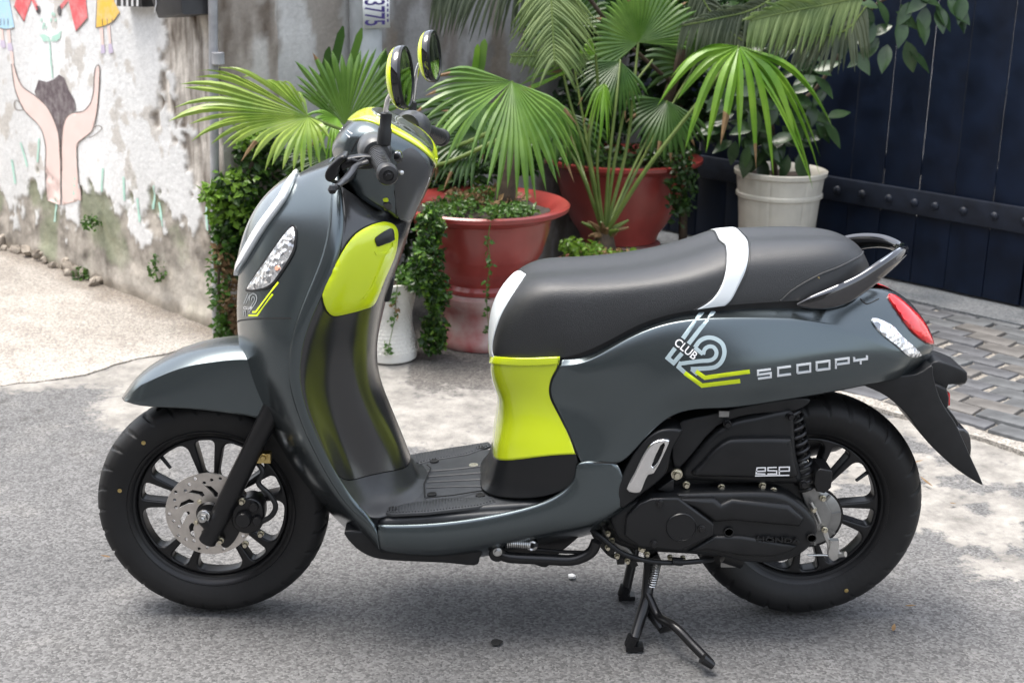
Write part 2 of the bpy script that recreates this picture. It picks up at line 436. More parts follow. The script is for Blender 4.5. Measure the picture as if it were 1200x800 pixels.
def wheel(cx, cz, rad, wd, phase, spoke_y):
    mb = MB()
    # barrel with flanges
    prof = [(.174, -.041), (.176, -.038), (.174, -.034), (.166, -.032), (.159, -.026), (.156, -.014), (.155, .0), (.156, .014), (.159, .026), (.166, .032), (.174, .034), (.176, .038), (.174, .041),
            (.170, .039), (.164, .033), (.1595, .026), (.1565, .014), (.1558, 0), (.1565, -.014), (.1595, -.026), (.164, -.033), (.170, -.039)]
    mb.lathe(prof, (cx, 0, cz), (0, 1, 0), 96, closed=True)
    # spider: plate with five wide and five narrow openings
    holes = []
    for k in range(5):
        c = phase+2*math.pi*k/5
        holes.append(rounded_sector(c-R(20.5), c+R(20.5), .056, .149, .019))
        c2 = c+math.pi/5
        holes.append(rounded_sector(c2-R(8.0), c2+R(8.0), .066, .149, .0105))
    outer = [Vector((.157*math.cos(2*math.pi*k/96), .157*math.sin(2*math.pi*k/96))) for k in range(96)]
    plate2(mb, outer, holes, lambda u, v, d: Vector((cx+u, d, cz+v)), -.025, .006, .0045)
    mb.lathe([(.012, -.045), (.034, -.045), (.038, -.040), (.042, -.017), (.042, .03), (.034, .045), (.012, .045)], (cx, 0, cz), (0, 1, 0), 40)
    wh = mb.build('wheel', 'rim', SC, 38)
    tyre(cx, cz, rad, wd, 'tyre', wh)
    a = phase-R(-4); v0 = Vector((cx+.155*math.cos(a), -.01, cz+.155*math.sin(a))); v1 = Vector((cx+.120*math.cos(a), -.022, cz+.120*math.sin(a)))
    MB().tube([v0, v1], [.0045, .0035], 8).build('valve', 'black_rough', wh)
    return wh
fw = wheel(XF, ZF, .2425, .050, R(130), -.017)
rw = wheel(XR, ZR, .2515, .055, R(26), -.017)
for (wh, cx, cz, pts) in ((fw, XF, ZF, [(168, 519), (140, 575)]), (rw, XR, ZR, [(992, 692)])):   # paint dots on the tyre wall
    for q in pts:
        p = P(q[0], q[1], -.0525 if wh is fw else -.0575)
        MB().lathe([(.0045, 0), (.0045, .0012), (.003, .0016)], p+Vector((0, .002, 0)), (0, -1, 0), 14).build('paint_dot', 'brass', wh)
# brake disc
mb = MB(); cx, cz = P(239, 600, -.062).x, P(239, 600, -.062).z; cx, cz = XF, ZF
holes = []
for k in range(10):                                 # slanted cooling slots
    a = 2*math.pi*k/10; pts = [(.040, a), (.048, a+.12), (.058, a+.34), (.064, a+.42), (.063, a+.22), (.052, a-.08), (.042, a-.14)]
    holes.append([Vector((r*math.cos(t), r*math.sin(t))) for r, t in pts])
for k in range(30):
    a = 2*math.pi*k/30; r = .083 if k % 3 == 0 else (.0765 if k % 3 == 1 else .070)
    holes.append([Vector((r*math.cos(a)+.0038*math.cos(t*.7854), r*math.sin(a)+.0038*math.sin(t*.7854))) for t in range(8)])
holes.append([Vector((.026*math.cos(2*math.pi*k/40), .026*math.sin(2*math.pi*k/40))) for k in range(40)])
outer = [Vector((.091*math.cos(2*math.pi*k/90), .091*math.sin(2*math.pi*k/90))) for k in range(90)]
plate2(mb, outer, holes, lambda u, v, d: Vector((cx+u, d, cz+v)), -.0600, -.0562)
disc = mb.build('brake_disc', 'disc_steel', fw, 30)
for k in range(4):
    a = 2*math.pi*k/4+.6; MB().bolt((cx+.034*math.cos(a), -.0602, cz+.034*math.sin(a)), .0042).build('disc_bolt', 'zinc', disc)
MB().lathe([(.03, .0), (.03, .012), (.024, .02), (.012, .02)], (cx, -.045, cz), (0, -1, 0), 32).build('hub_flange', 'rim', fw)
# ---- fork
FY = -.088
def px3(pts): return [P(*p) for p in pts]
mb = MB(); path = cr(px3([(243, 634, FY), (262, 596, FY), (286, 547, FY), (312, 494, FY), (350, 416, FY+.02)]), 5)
mb.tube(path, [.0185]*3+[.0205]*(len(path)-3), 20)
fork = mb.build('fork', 'black_metal', SC)
mb = MB(); mb.tube([(2*XF*0+p.x, -p.y, p.z) for p in path], .02, 16); mb.build('fork', 'black_metal', SC)
c = P(238, 606, FY-.018); MB().bolt(c+Vector((0, .01, 0)), .0105, h=.016).lathe([(.006, 0), (.006, .024), (.003, .026)], c+Vector((0, .01, 0)), (0, -1, 0), 14).build('axle_nut', 'steel', fork)
MB().tube([(XF, -.1, ZF), (XF, .1, ZF)], .009, 14).build('axle', 'steel', fork)
# lug joining fork foot and axle
MB().tube(px3([(239, 606, FY), (250, 618, FY)]), .016, 16).build('fork_lug', 'black_metal', fork)
# caliper
mb = MB()
plate2(mb, px2([(276, 590), (292, 582), (306, 588), (310, 604), (304, 620), (288, 624), (276, 618), (271, 604)], -.085), [], XZ, -.092, -.05, .006)
for (a, b, r, h) in ((286, 606, .017, .018), (298, 592, .010, .012), (302, 608, .010, .012)):
    mb.lathe([(r, 0), (r, h*.8), (r*.85, h)], P(a, b, -.09), (0, -1, 0), 20)
plate2(mb, px2([(262, 604), (272, 585), (283, 580), (289, 585), (282, 620), (268, 640), (258, 634)], -.07), [], XZ, -.074, -.066, .002)
cal = mb.build('brake_caliper', 'black_metal', SC, 35)
bolts('caliper_bolt', 'zinc', cal, ((284, 586, -.088), (259, 632, -.082), (306, 624, -.084), (288, 636, -.08)), .0055, .014)
mb = MB().tube(cr(px3([(300, 540, -.08), (308, 552, -.09), (303, 566, -.092), (315, 578, -.095), (323, 592, -.095), (318, 604, -.095), (305, 612, -.092)]), 6), .0055, 10)
mb.build('brake_hose', 'black_rough', cal)
mb = MB(); mb.box(P(309, 535, -.085), (.03, .02, .02)); mb.bolt(P(309, 535, -.095), .006, h=.01); mb.build('hose_clamp', 'brass', cal)
# ---- front mudguard
FD = Surf([[(143, 465, 0), (143, 466, -.014), (143, 467, -.022), (144, 467.5, -.027), (144, 468, -.031), (146, 470, -.046), (149, 471, -.050)],
           [(158, 444, 0), (158, 448, -.03), (159, 452, -.052), (160, 455, -.060), (160, 458, -.063), (162, 467, -.069), (164, 475, -.071)],
           [(180, 427, 0), (181, 432, -.036), (183, 439, -.062), (184, 442, -.070), (185, 446, -.073), (188, 462, -.078), (190, 477, -.079)],
           [(212, 411, 0), (215, 417, -.040), (218, 425, -.066), (219, 429, -.074), (221, 434, -.077), (224, 456, -.081), (226, 479, -.082)],
           [(248, 402, 0), (252, 409, -.042), (255, 419, -.068), (256, 423, -.076), (257, 428, -.079), (259, 455, -.082), (261, 483, -.083)],
           [(288, 398, 0), (290, 406, -.042), (291, 416, -.068), (291, 421, -.076), (292, 426, -.079), (294, 458, -.082), (295, 488, -.083)],
           [(330, 404, 0), (330, 411, -.042), (330, 422, -.068), (330, 427, -.076), (329, 432, -.079), (328, 465, -.082), (322, 497, -.083)]], fit=.9)
FD.build('mudguard', 'body', SC, .003, 8, 6)
# ---- nose cover
NC = Surf([[(388, 189, 0), (390, 189, -.03), (391, 190, -.06), (393, 193, -.078), (394, 196, -.088), (395, 199, -.086)],
           [(349, 204, 0), (358, 206, -.05), (373, 212, -.09), (388, 222, -.122), (397, 231, -.135), (400, 234, -.132)],
           [(314, 230, 0), (331, 235, -.065), (356, 245, -.115), (384, 257, -.155), (397, 265, -.166), (401, 268, -.163)],
           [(294, 261, 0), (312, 269, -.075), (342, 281, -.133), (375, 294, -.177), (390, 302, -.188), (395, 305, -.185)],
           [(283, 295, 0), (299, 306, -.078), (328, 317, -.140), (360, 330, -.187), (375, 337, -.197), (380, 339, -.194)],
           [(278, 335, 0), (290, 347, -.079), (314, 357, -.143), (344, 368, -.191), (359, 373, -.201), (364, 374, -.198)],
           [(278, 375, 0), (287, 387, -.077), (306, 396, -.142), (334, 403, -.190), (349, 406, -.200), (354, 407, -.197)],
           [(282, 415, 0), (290, 426, -.072), (307, 434, -.136), (332, 440, -.185), (346, 442, -.195), (351, 442, -.192)],
           [(293, 452, 0), (301, 462, -.068), (317, 469, -.128), (340, 474, -.176), (353, 476, -.186), (358, 476, -.183)],
           [(310, 490, 0), (318, 500, -.064), (332, 506, -.121), (354, 510, -.168), (366, 511, -.177), (371, 510, -.174)],
           [(334, 533, 0), (341, 541, -.060), (354, 546, -.114), (374, 549, -.160), (385, 549, -.168), (390, 547, -.165)],
           [(364, 573, 0), (371, 581, -.060), (384, 587, -.112), (400, 590, -.158), (410, 588, -.168), (414, 584, -.165)],
           [(402, 613, 0), (411, 621, -.065), (421, 622, -.138), (428, 617, -.170), (431, 609, -.177), (431, 602, -.169)],
           [(436, 646, 0), (444, 650, -.080), (445.5, 646, -.155), (443.5, 637, -.178), (442.5, 626, -.182), (442.5, 617, -.171)]])
NC.build('nose_cover', 'body', SC, .004, 7, 6)
vm = stab((1, .0), (1.15, .55), (1.5, .95), (2, 1.15), (3, .98), (4, .68), (4.5, .3), (4.72, .0))
NC.strip('headlamp_glass', 'head_glass', SC, (1.0, 4.72), lambda u: 0, lambda u: max(.001, vm(u)-.12), .007, nu=50)
hl = NC.strip('headlamp_ring', 'silver_ring', SC, (1.0, 4.72), lambda u: max(0, vm(u)-.24), lambda u: vm(u)+.001, .010, nu=50, nv=6)
turn = [(291, 339), (297, 328), (306, 315), (321, 293), (333, 277), (342, 267), (346, 270), (346, 282), (344, 293), (338, 305), (327, 322), (318, 333), (307, 338)]
patch('turn_signal', 'clear_lens', SC, turn, [NC.bvh()], .003, .004, 3, .006)
patch('signal_seal', 'black_rough', SC, [(289, 341), (296, 327), (305, 313), (320, 291), (332, 275), (342, 264), (348, 268), (348, 283), (346, 294), (340, 306), (329, 323), (319, 335), (307, 340)], [NC.bvh()], .0022, 0, 4, .004)
patch('signal_bulb', 'orange_lens', SC, [(326, 313), (328.5, 312), (330, 315), (328, 317.5), (325.5, 316)], [NC.bvh()], .0075, .001, 2, .004)
patch('panel_seam', 'dark_void', SC, stroke(cr([(278, 377), (284, 375), (309, 373), (341, 373)], 4), 1.6), [NC.bvh()], .0006, 0, 6, .003, smooth=False)
NC.strip('edge_band', 'body', SC, (.25, 12.6), lambda u: stab((0, 3.1), (2, 3.15), (6, 3.4), (11, 3.55), (13, 3.9))(u), lambda u: 4.92, .0035, .002, 90, 8, both=False)
def decal(name, m, host, polys, off=.0008):
    mb = MB()
    for q in polys:
        q = [Vector(p) for p in q]; L = [(p[0], p[1]) for p in q]
        xs = [p[0] for p in L]; ys = [p[1] for p in L]
        ex = []; y = min(ys)+1.5
        while y < max(ys):
            x = min(xs)+1.5
            while x < max(xs):
                if inpoly(x, y, L): ex.append((x, y))
                x += 4
            y += 4
        v, t = tri2d(L, (), ex); H = [hitpx(p.x, p.y, host) for p in v]
        if any(h is None for h in H): continue
        mb.add([h[0]+h[1]*off for h in H], [f[::-1] for f in t])
    return mb.build(name, m, SC, 60)
# small "12" and lime stripes on the nose
arc2 = [(294, 353), (294.5, 348), (297, 345.5), (300, 347), (300.5, 351), (297, 358), (292, 366), (303, 366)]
decal('decal', 'decal_lime', [NC.bvh()], [stroke([(291.5, 369.5), (301.5, 369.5), (320, 344.5)], 2.2), stroke([(296, 365.5), (300, 365.5), (326.5, 330.5)], 2.2)])
decal('decal', 'decal_grey', [NC.bvh()], [stroke(cr([(292.5, 352), (293, 347.5), (296.5, 344), (300.5, 346), (301, 352), (297, 359), (292, 366)], 4), 1.3), stroke(cr([(295, 352), (296, 348.5), (298, 348), (298.3, 352), (295, 358), (291, 364)], 4), 1.0), stroke([(286, 356), (291, 344)], 1.1), stroke([(288.5, 356), (293, 345)], 1.0), stroke([(286, 370), (286, 364), (288, 364), (288, 370)], 1.0)])
def word(name, m, host, s, x0, y0, ang, size, off=.0009, bold=0., sx=1., thick=0.):
    v, f = textloops(s, 1, bold); c, n = math.cos(R(ang)), math.sin(R(ang)); mb = MB(); pts = []
    H = []
    for p in v:
        a, b = p.x*size*sx, -p.y*size; H.append(hitpx(x0+a*c-b*n, y0+a*n+b*c, host))
    if any(h is None for h in H): return None
    if thick:
        idx = {}; raised(mb, [(i, 0) for i in range(len(v))], f, lambda u, w_, d: H[u][0]+H[u][1]*d, off+thick, off-.001)
    else: mb.add([h[0]+h[1]*off for h in H], f)
    return mb.build(name, m, SC, 0)
word('decal', 'decal_white', [NC.bvh()], 'CLUB', 285.5, 362, 0, 4.4, .0012)
# ---- leg shield
LS = Surf([[(399, 218, -.105), (404, 221, -.106), (415, 228, -.102), (430, 237, -.094), (450, 248, -.08), (470, 256, -.05), (482, 260, 0)],
           [(400, 264, -.163), (406, 262, -.160), (418, 262, -.150), (432, 266, -.138), (455, 276, -.112), (470, 285, -.06), (475, 286, 0)],
           [(394, 305, -.185), (401, 302, -.182), (413, 303, -.165), (429, 309, -.148), (448, 317, -.118), (460, 319, -.06), (465, 314, 0)],
           [(379, 338, -.195), (388, 337, -.191), (401, 341, -.168), (416, 346, -.148), (435, 351, -.118), (449, 351, -.06), (455, 343, 0)],
           [(363, 374, -.199), (372, 375, -.193), (385, 379, -.166), (401, 382, -.142), (422, 384, -.113), (440, 384, -.06), (447, 375, 0)],
           [(353, 407, -.198), (361, 409, -.190), (375, 413, -.160), (391, 416, -.130), (415, 418, -.103), (436, 416, -.05), (442, 404, 0)],
           [(350, 442, -.193), (358, 445, -.183), (373, 452, -.150), (394, 458, -.115), (419, 458, -.098), (438, 452, -.05), (444, 437, 0)],
           [(357, 477, -.184), (365, 481, -.174), (382, 490, -.136), (402, 494, -.106), (429, 492, -.094), (449, 484, -.05), (454, 468, 0)],
           [(370, 511, -.175), (379, 517, -.165), (396, 527, -.127), (413, 531, -.101), (440, 527, -.089), (462, 516, -.05), (467, 501, 0)],
           [(390, 552, -.166), (397, 557, -.157), (409, 562, -.127), (426, 558, -.102), (453, 552, -.088), (475, 547, -.05), (481, 537, 0)]], mirror=False)
LSo = LS.build('leg_shield', 'leg_plastic', SC, 0, 8, 8, out=Vector((.6, -.8, .1)))
mbm = MB(); vs_, fs_ = LS.mesh(5, 5); mbm.add([Vector((p.x, -p.y, p.z)) for p in vs_], fs_); mbm.build('leg_shield', 'black_plastic', SC, 60)
# glove box lid
lid = [(378, 349), (380, 339), (392, 313), (404, 290), (416, 275), (430, 266), (447, 261), (458, 263), (464, 270), (464, 285), (460, 302), (450, 325), (438, 354), (426, 361), (408, 366), (391, 369), (382, 363)]
def grow(L, k): 
    q = inset([Vector(p) for p in L], -k); return [(p.x, p.y) for p in q]
patch('lid_gap', 'dark_void', SC, grow(lid, 1.8), [LS.bvh()], .0012, 0, 6, .003)
lidO = patch('glove_box_lid', 'lime', SC, lid, [LS.bvh()], .004, .005, 4, .007, domew=14)
patch('lid_handle', 'black_plastic', lidO, [(436, 280), (440, 276), (452, 269.5), (455.5, 271), (457, 279), (455, 282), (440, 288), (438, 286)], [LS.bvh()], .0115, .002, 2.5, .005, n=2)
patch('lid_lip', 'lime', lidO, stroke(cr([(437, 293), (440, 297), (450, 294), (456, 289), (457, 284)], 4), 3), [LS.bvh()], .0105, .001, 3, .004, smooth=False)
patch('lid_rib', 'lime', lidO, stroke(cr([(438, 322), (433, 334), (424, 347)], 4), 2.4), [LS.bvh()], .0098, .001, 3, .003, smooth=False)
# bag hook
mb = MB(); mb.tube(px3([(446, 346, -.01), (455, 345, -.01)]), .010, 12); plate2(mb, px2([(449, 351), (452, 330), (456, 325), (462, 326), (460, 338), (457, 352), (452, 354)], -.02, 3), [], XZ, -.022, .022, .004); mb.build('bag_hook', 'black_rough', SC)
word('decal', 'decal_blue', [LS.bvh()], 'CLUB 12', 441.5, 430, 72, 7.5, .0008, .01, .95)
# ---- floorboard (a tray that rises slightly to the rear)
def FZ(x): return .306+.075*(x+.06)
xf0, xr0 = P(418, 596, -.16).x, P(677, 552, -.165).x
def tray(name, m, w_, z_, x0, x1, rc, th, bev):
    L = []
    for (cx_, cy_, s0) in ((x1-rc, w_-rc, 0), (x0+.03, w_-.03, 90), (x0+.03, -w_+.03, 180), (x1-rc, -w_+rc, 270)):
        r_ = rc if s0 in (0, 270) else .03
        for k in range(7): a = R(s0+15*k); L.append(Vector((cx_+r_*math.cos(a), cy_+r_*math.sin(a))))
    mb = MB(); plate2(mb, L, [], lambda u, v, d: Vector((u, v, FZ(u)+d)), z_, z_-th, bev, 4)
    return mb.build(name, m, SC, 45)
tray('floorboard', 'floor_plastic', .168, -.010, xf0+.035, xr0+.004, .085, .05, .008)
deck = tray('floor_deck', 'floor_plastic', .157, .0, xf0+.004, xr0-.01, .08, .03, .007)
# grooved foot mats
def matpad(pts, rib=True):
    q = [G(a, b, .306) for a, b in pts]
    for _ in range(3): q = [G(a, b, FZ(c.x)) for (a, b), c in zip(pts, q)]
    L = [Vector((p.x, p.y)) for p in q]; mb = MB()
    plate2(mb, L, [], lambda u, v, d: Vector((u, v, FZ(u)+d)), .0015, -.004, .0012, 2)
    pad = mb.build('foot_mat', 'floor_plastic', SC, 40)
    if rib:
        mb = MB(); x0 = min(p.x for p in L); x1 = max(p.x for p in L); x = x0+.004
        while x < x1:
            ys = []
            for i in range(len(L)):
                a, b = L[i], L[(i+1) % len(L)]
                if (a.x > x) != (b.x > x): ys.append(a.y+(b.y-a.y)*(x-a.x)/(b.x-a.x))
            if len(ys) >= 2 and max(ys)-min(ys) > .02:
                y0, y1 = min(ys)+.006, max(ys)-.006; mb.box((x, (y0+y1)/2, FZ(x)+.0022), (.0026, y1-y0, .0022))
            x += .0062
        mb.build('tread_ribs', 'floor_plastic', pad, 0)
    return L
matpad([(452, 601), (455, 595), (475, 590), (520, 584), (577, 582), (581, 588), (560, 594), (500, 601), (460, 603)])
matpad([(484, 546), (486, 532), (520, 526), (572, 518), (577, 522), (548, 533), (505, 540)])
for q in ((460, 596), (506, 579), (563, 580), (509, 540), (563, 524), (555, 545)):
    p = G(q[0], q[1], .306); p = G(q[0], q[1], FZ(p.x)+.001)
    MB().lathe([(.010, 0), (.010, .0016), (.006, .0016), (.006, .0008)], p, (-.075, 0, 1), 20).build('mat_plug', 'dark_void' if q[0] != 555 else 'zinc', SC)
mb = MB()                                            # long ridges along the tunnel
for k in range(4):
    path = []
    for t in range(9):
        a = t/8; x = P(500, 560, 0).x+a*.20; y = -.045+.03*k+(.02*(k-1.5))*a*a
        path.append(Vector((x, y, FZ(x)-.0012)))
    mb.tube(path, .0036, 8)
mb.build('floor_ridge', 'floor_plastic', deck)
# battery lid outline
mb = MB().tube([G(a, b, FZ(-.1)+.001) for a, b in ((498, 582), (497, 566), (505, 548), (500, 544))], .0012, 6); mb.tube([G(a, b, FZ(-.05)+.001) for a, b in ((499, 583), (530, 580), (580, 572), (604, 563))], .0012, 6); mb.build('lid_seam', 'dark_void', deck)
# riser between floor and leg shield
r9 = [(390, 553, -.165), (397, 558, -.156), (409, 563, -.126), (426, 559, -.101), (453, 553, -.087), (475, 548, -.05), (481, 538, 0)]
def onfloor(px, py, dz=0):
    p = G(px, py, .30)
    for _ in range(3): p = G(px, py, FZ(p.x)+dz)
    return p
f0 = [P(*q) for q in r9]
fl = [onfloor(424, 604), onfloor(432, 605), onfloor(446, 602), onfloor(462, 596), onfloor(484, 588), onfloor(500, 570), onfloor(500, 566)]
fl[0].y = -.163; fl[-1] = Vector((fl[-2].x+.005, 0, FZ(fl[-2].x)))
mid = [a*.62+b*.38 + Vector((-.006, .004, -.012)) for a, b in zip(f0, fl)]
m2 = [a*.25+b*.75 + Vector((-.012, .004, -.008)) for a, b in zip(f0, fl)]
dn = [b+Vector((.012, 0, -.004)) for b in fl]
RS = Surf([f0, mid, m2, fl, dn], mirror=False); RS.build('floor_riser', 'floor_plastic', SC, 0, 6, 6, out=Vector((.5, -.6, .6)))
mbm = MB(); vs_, fs_ = RS.mesh(4, 4); mbm.add([Vector((p.x, -p.y, p.z)) for p in vs_], fs_); mbm.build('floor_riser', 'black_rough', SC, 60)
# ---- side skirt under the floor
SK = Surf([[(443, 613, -.168), (443, 616, -.177), (443, 626, -.182), (444, 637, -.178), (446, 646, -.155), (454, 651, -.09)],
           [(500, 612, -.168), (500, 615, -.177), (500, 627, -.183), (501, 641, -.179), (503, 651, -.155), (512, 657, -.09)],
           [(562, 605, -.168), (562, 608, -.177), (562, 620, -.183), (563, 634, -.179), (564, 645, -.155), (572, 651, -.09)],
           [(618, 593, -.168), (619, 596, -.177), (620, 608, -.182), (621, 622, -.179), (622, 633, -.155), (628, 639, -.09)],
           [(652, 579, -.168), (655, 582, -.176), (659, 595, -.182), (663, 612, -.180), (664, 624, -.160), (666, 632, -.09)],
           [(673, 560, -.167), (677, 563, -.175), (686, 578, -.180), (694, 603, -.180), (697, 616, -.162), (698, 624, -.09)],
           [(678, 541, -.165), (681, 543, -.173), (698, 557, -.178), (715, 588, -.178), (720, 604, -.165), (722, 613, -.09)],
           [(716, 542, -.166), (722, 543, -.173), (728, 553, -.175), (736, 577, -.172), (738, 592, -.162), (740, 600, -.09)]], mirror=False)
SK.build('side_skirt', 'body', SC, .003, 6, 5, out=Vector((0, -1, 0)))
mbm = MB(); vs_, fs_ = SK.mesh(4, 4); mbm.add([Vector((p.x, -p.y, p.z)) for p in vs_], fs_); mbm.build('side_skirt', 'body', SC, 60)
# belly pan
cover('belly_pan', 'black_rough', SC, [(404, 622), (412, 638), (430, 651), (455, 657), (520, 660), (556, 663), (562, 655), (562, 640), (500, 632), (440, 624)], -.148, .148, .006, 3)
cover('belly_bracket', 'black_metal', SC, [(572, 640), (574, 652), (588, 657), (620, 660), (640, 665), (652, 652), (680, 628), (694, 612), (640, 622)], -.10, .10, .004, 3)
# ---- under-seat front panel
LP = Surf([[(580, 413, 0), (578, 417, -.085), (600, 419, -.126), (630, 419, -.140), (656, 418, -.150)],
           [(576, 424, 0), (575, 429, -.085), (598, 431, -.124), (628, 431, -.138), (654, 429, -.149)],
           [(577, 445, 0), (580, 451, -.079), (599, 450, -.113), (625, 449, -.131), (646, 446, -.143)],
           [(582, 462, 0), (587, 469, -.072), (602, 468, -.106), (626, 466, -.127), (645, 464, -.141)],
           [(581, 485, 0), (587, 492, -.072), (606, 490, -.111), (632, 488, -.132), (656, 486, -.146)],
           [(578, 508, 0), (582, 516, -.074), (603, 514, -.119), (638, 513, -.143), (668, 511, -.156)],
           [(577, 526, 0), (580, 537, -.076), (600, 539, -.123), (640, 534, -.150), (675, 532, -.163)]])
LPo = LP.build('seat_front_panel', 'lime', SC, .003, 8, 7)
LP.strip('panel_lip', 'lime', LPo, (0, .75), lambda u: 0, lambda u: 3.95, .004, .004, 8, 36, both=True)
BB = Surf([[(577, 524, 0), (580, 536, -.075), (600, 538, -.122), (640, 533, -.149), (676, 530, -.162)],
           [(575, 540, 0), (577, 552, -.080), (600, 554, -.128), (642, 552, -.155), (678, 545, -.165)],
           [(571, 549, 0), (573, 565, -.084), (600, 570, -.134), (644, 568, -.157), (677, 558, -.1655)],
           [(564, 556, 0), (566, 575, -.088), (598, 583, -.142), (640, 581, -.160), (672, 568, -.1665)]])
BB.build('panel_base', 'black_plastic', SC, .003, 8, 7)
# ---- side body panel
BP = Surf([[(640, 418, -.118), (656, 419, -.137), (656, 424, -.145), (655, 428, -.149), (653, 432, -.150), (646, 446, -.146), (645, 464, -.143), (656, 487, -.148), (674, 527, -.163), (681, 541, -.170)],
           [(676, 412, -.110), (690, 412, -.132), (690, 418, -.146), (689, 422, -.153), (688, 426, -.156), (685, 442, -.159), (683, 466, -.152), (690, 490, -.155), (704, 524, -.168), (708, 541, -.172)],
           [(716, 394, -.105), (730, 391, -.128), (731, 396, -.146), (731, 399, -.156), (731, 404, -.161), (731, 426, -.172), (730, 460, -.170), (732, 488, -.172), (734, 514, -.174), (735, 537, -.174)],
           [(770, 373, -.10), (780, 369, -.126), (781, 376, -.149), (782, 379, -.160), (783, 385, -.166), (784, 407, -.178), (784, 440, -.188), (784, 464, -.187), (784, 477, -.180), (784, 488, -.174)],
           [(832, 359, -.10), (840, 357, -.124), (841, 367, -.150), (842, 372, -.164), (843, 378, -.171), (845, 400, -.183), (846, 432, -.196), (846, 455, -.193), (846, 469, -.182), (846, 479, -.174)],
           [(894, 354, -.095), (902, 353, -.118), (904, 366, -.146), (905, 372.5, -.160), (906, 379, -.167), (908, 402, -.179), (910, 427, -.190), (910, 447, -.187), (910, 460, -.174), (910, 470, -.164)],
           [(950, 347, -.07), (957, 351, -.100), (962, 369, -.132), (964, 377, -.146), (966, 384, -.153), (970, 402, -.163), (972, 420, -.170), (972, 439, -.161), (972, 451, -.153), (972, 460, -.141)],
           [(1000, 339, -.04), (1010, 348, -.068), (1018, 376, -.108), (1021, 394, -.130), (1022, 401, -.135), (1024, 411, -.138), (1025, 420, -.137), (1026, 432, -.132), (1026, 441, -.123), (1025, 449, -.110)],
           [(1032, 338, -.02), (1042, 347, -.040), (1054, 374, -.074), (1058, 404, -.098), (1059, 413, -.104), (1059, 419, -.105), (1059, 424, -.104), (1058, 431, -.099), (1056, 437, -.092), (1054, 443, -.084)],
           [(1046, 341, -.008), (1058, 350, -.018), (1073, 371, -.034), (1085, 394, -.045), (1088, 404, -.048), (1088, 411, -.048), (1087, 416, -.047), (1085, 422, -.045), (1082, 428, -.042), (1078, 433, -.038)],
           [(1049, 342, 0), (1062, 350, 0), (1079, 369, 0), (1091, 390, 0), (1094, 401, 0), (1094, 408, 0), (1092, 413, 0), (1090, 419, 0), (1086, 425, 0), (1082, 430, 0)]], mirror=False, fit=.9)
BP.build('side_panel', 'body', SC, .003, 8, 7, out=Vector((0, -1, 0)))
mbm = MB(); vs_, fs_ = BP.mesh(5, 5); mbm.add([Vector((p.x, -p.y, p.z)) for p in vs_], fs_); mbm.build('side_panel', 'body', SC, 60)
patch('panel_seam', 'dark_void', SC, stroke([(679, 541.5), (700, 542), (727, 543)], 1.6), [BP.bvh(), SK.bvh()], .0008, 0, 6, .004, smooth=False)
patch('panel_gap', 'dark_void', SC, stroke(cr([(656, 421), (653, 432), (646, 446), (645, 464), (656, 487), (668, 511), (675, 531), (679, 541)], 6), 1.8), [BP.bvh(), LP.bvh()], .0006, 0, 5, .004, smooth=False)
patch('panel_seam', 'dark_void', SC, stroke(cr([(1008, 350), (1016, 356), (1030, 350)], 5), 1.2), [BP.bvh()], .0006, 0, 5, .003, smooth=False)
# decals on the side panel
bl, lm = [], []
H_ = [BP.bvh()]
def pc(x, y): return (760+x/6.664, 350+y/6.667)    # read off an enlarged view
s1 = stroke([pc(*q) for q in ((422, 100), (268, 310))], 5.2); s2 = stroke([pc(*q) for q in ((512, 95), (312, 352))], 5.2)
bl += [s1, s2, stroke([pc(*q) for q in ((208, 385), (150, 462), (196, 500), (262, 425))], 5)]
two_o = cr([pc(*q) for q in ((362, 380), (400, 330), (450, 305), (510, 308), (570, 345), (592, 405), (580, 470), (540, 520), (480, 540), (330, 548))], 5)
two_i = cr([pc(*q) for q in ((425, 435), (440, 392), (475, 372), (510, 380), (530, 415), (520, 455), (480, 480), (400, 486), (255, 505))], 5)
bl += [stroke(two_o, 5.0), stroke(two_i, 4.6), stroke([pc(360, 380), pc(425, 432)], 4.6), stroke([pc(255, 492), pc(235, 532), pc(300, 590)], 4.8), stroke([pc(335, 548), pc(385, 590)], 4.6)]
lm += [stroke([pc(*q) for q in ((282, 577), (418, 676), (715, 640))], 5.0), stroke([pc(*q) for q in ((370, 565), (440, 615), (790, 567))], 4.8)]
decal('decal', 'decal_blue', H_, bl); decal('decal', 'decal_lime', H_, lm, .0010)
word('decal', 'decal_white', H_, 'CLUB', *pc(193, 350), 39, 13.5, .0012, .012, .92)
# raised maker's lettering
def lt(pts): return pts
GL = {'S': [[(1, 1), (0, 1), (0, .5), (1, .5), (1, 0), (0, 0)]], 'C': [[(1, 1), (0, 1), (0, 0), (1, 0)]], 'O': [[(0, 0), (0, 1), (1, 1), (1, 0), (0, 0)]],
      'P': [[(0, -.12), (0, 1), (1, 1), (1, .4), (0, .4)]], 'Y': [[(0, 1), (0, .55), (1, .55), (1, 1)], [(.5, .55), (.5, .0)]]}
mb = MB()
for ch, x0 in zip('SCOOPY', (888, 911.5, 934, 956.5, 979, 1000.5)):
    for pl in GL[ch]:
        q = [(x0+a*15+(b*0), 443.2-(x0-888)*.142-a*2.0-b*9) for a, b in pl]
        ov = stroke(q, 2.1)
        v, t = tri2d([(p.x, p.y) for p in ov]); HH = [hitpx(p.x, p.y, H_) for p in v]
        if all(HH): raised(mb, [(i, 0) for i in range(len(v))], [f[::-1] for f in t], lambda u, w_, d: HH[u][0]+HH[u][1]*d, .0022, -.001)
mb.build('emblem', 'silver_ring', SC, 0)
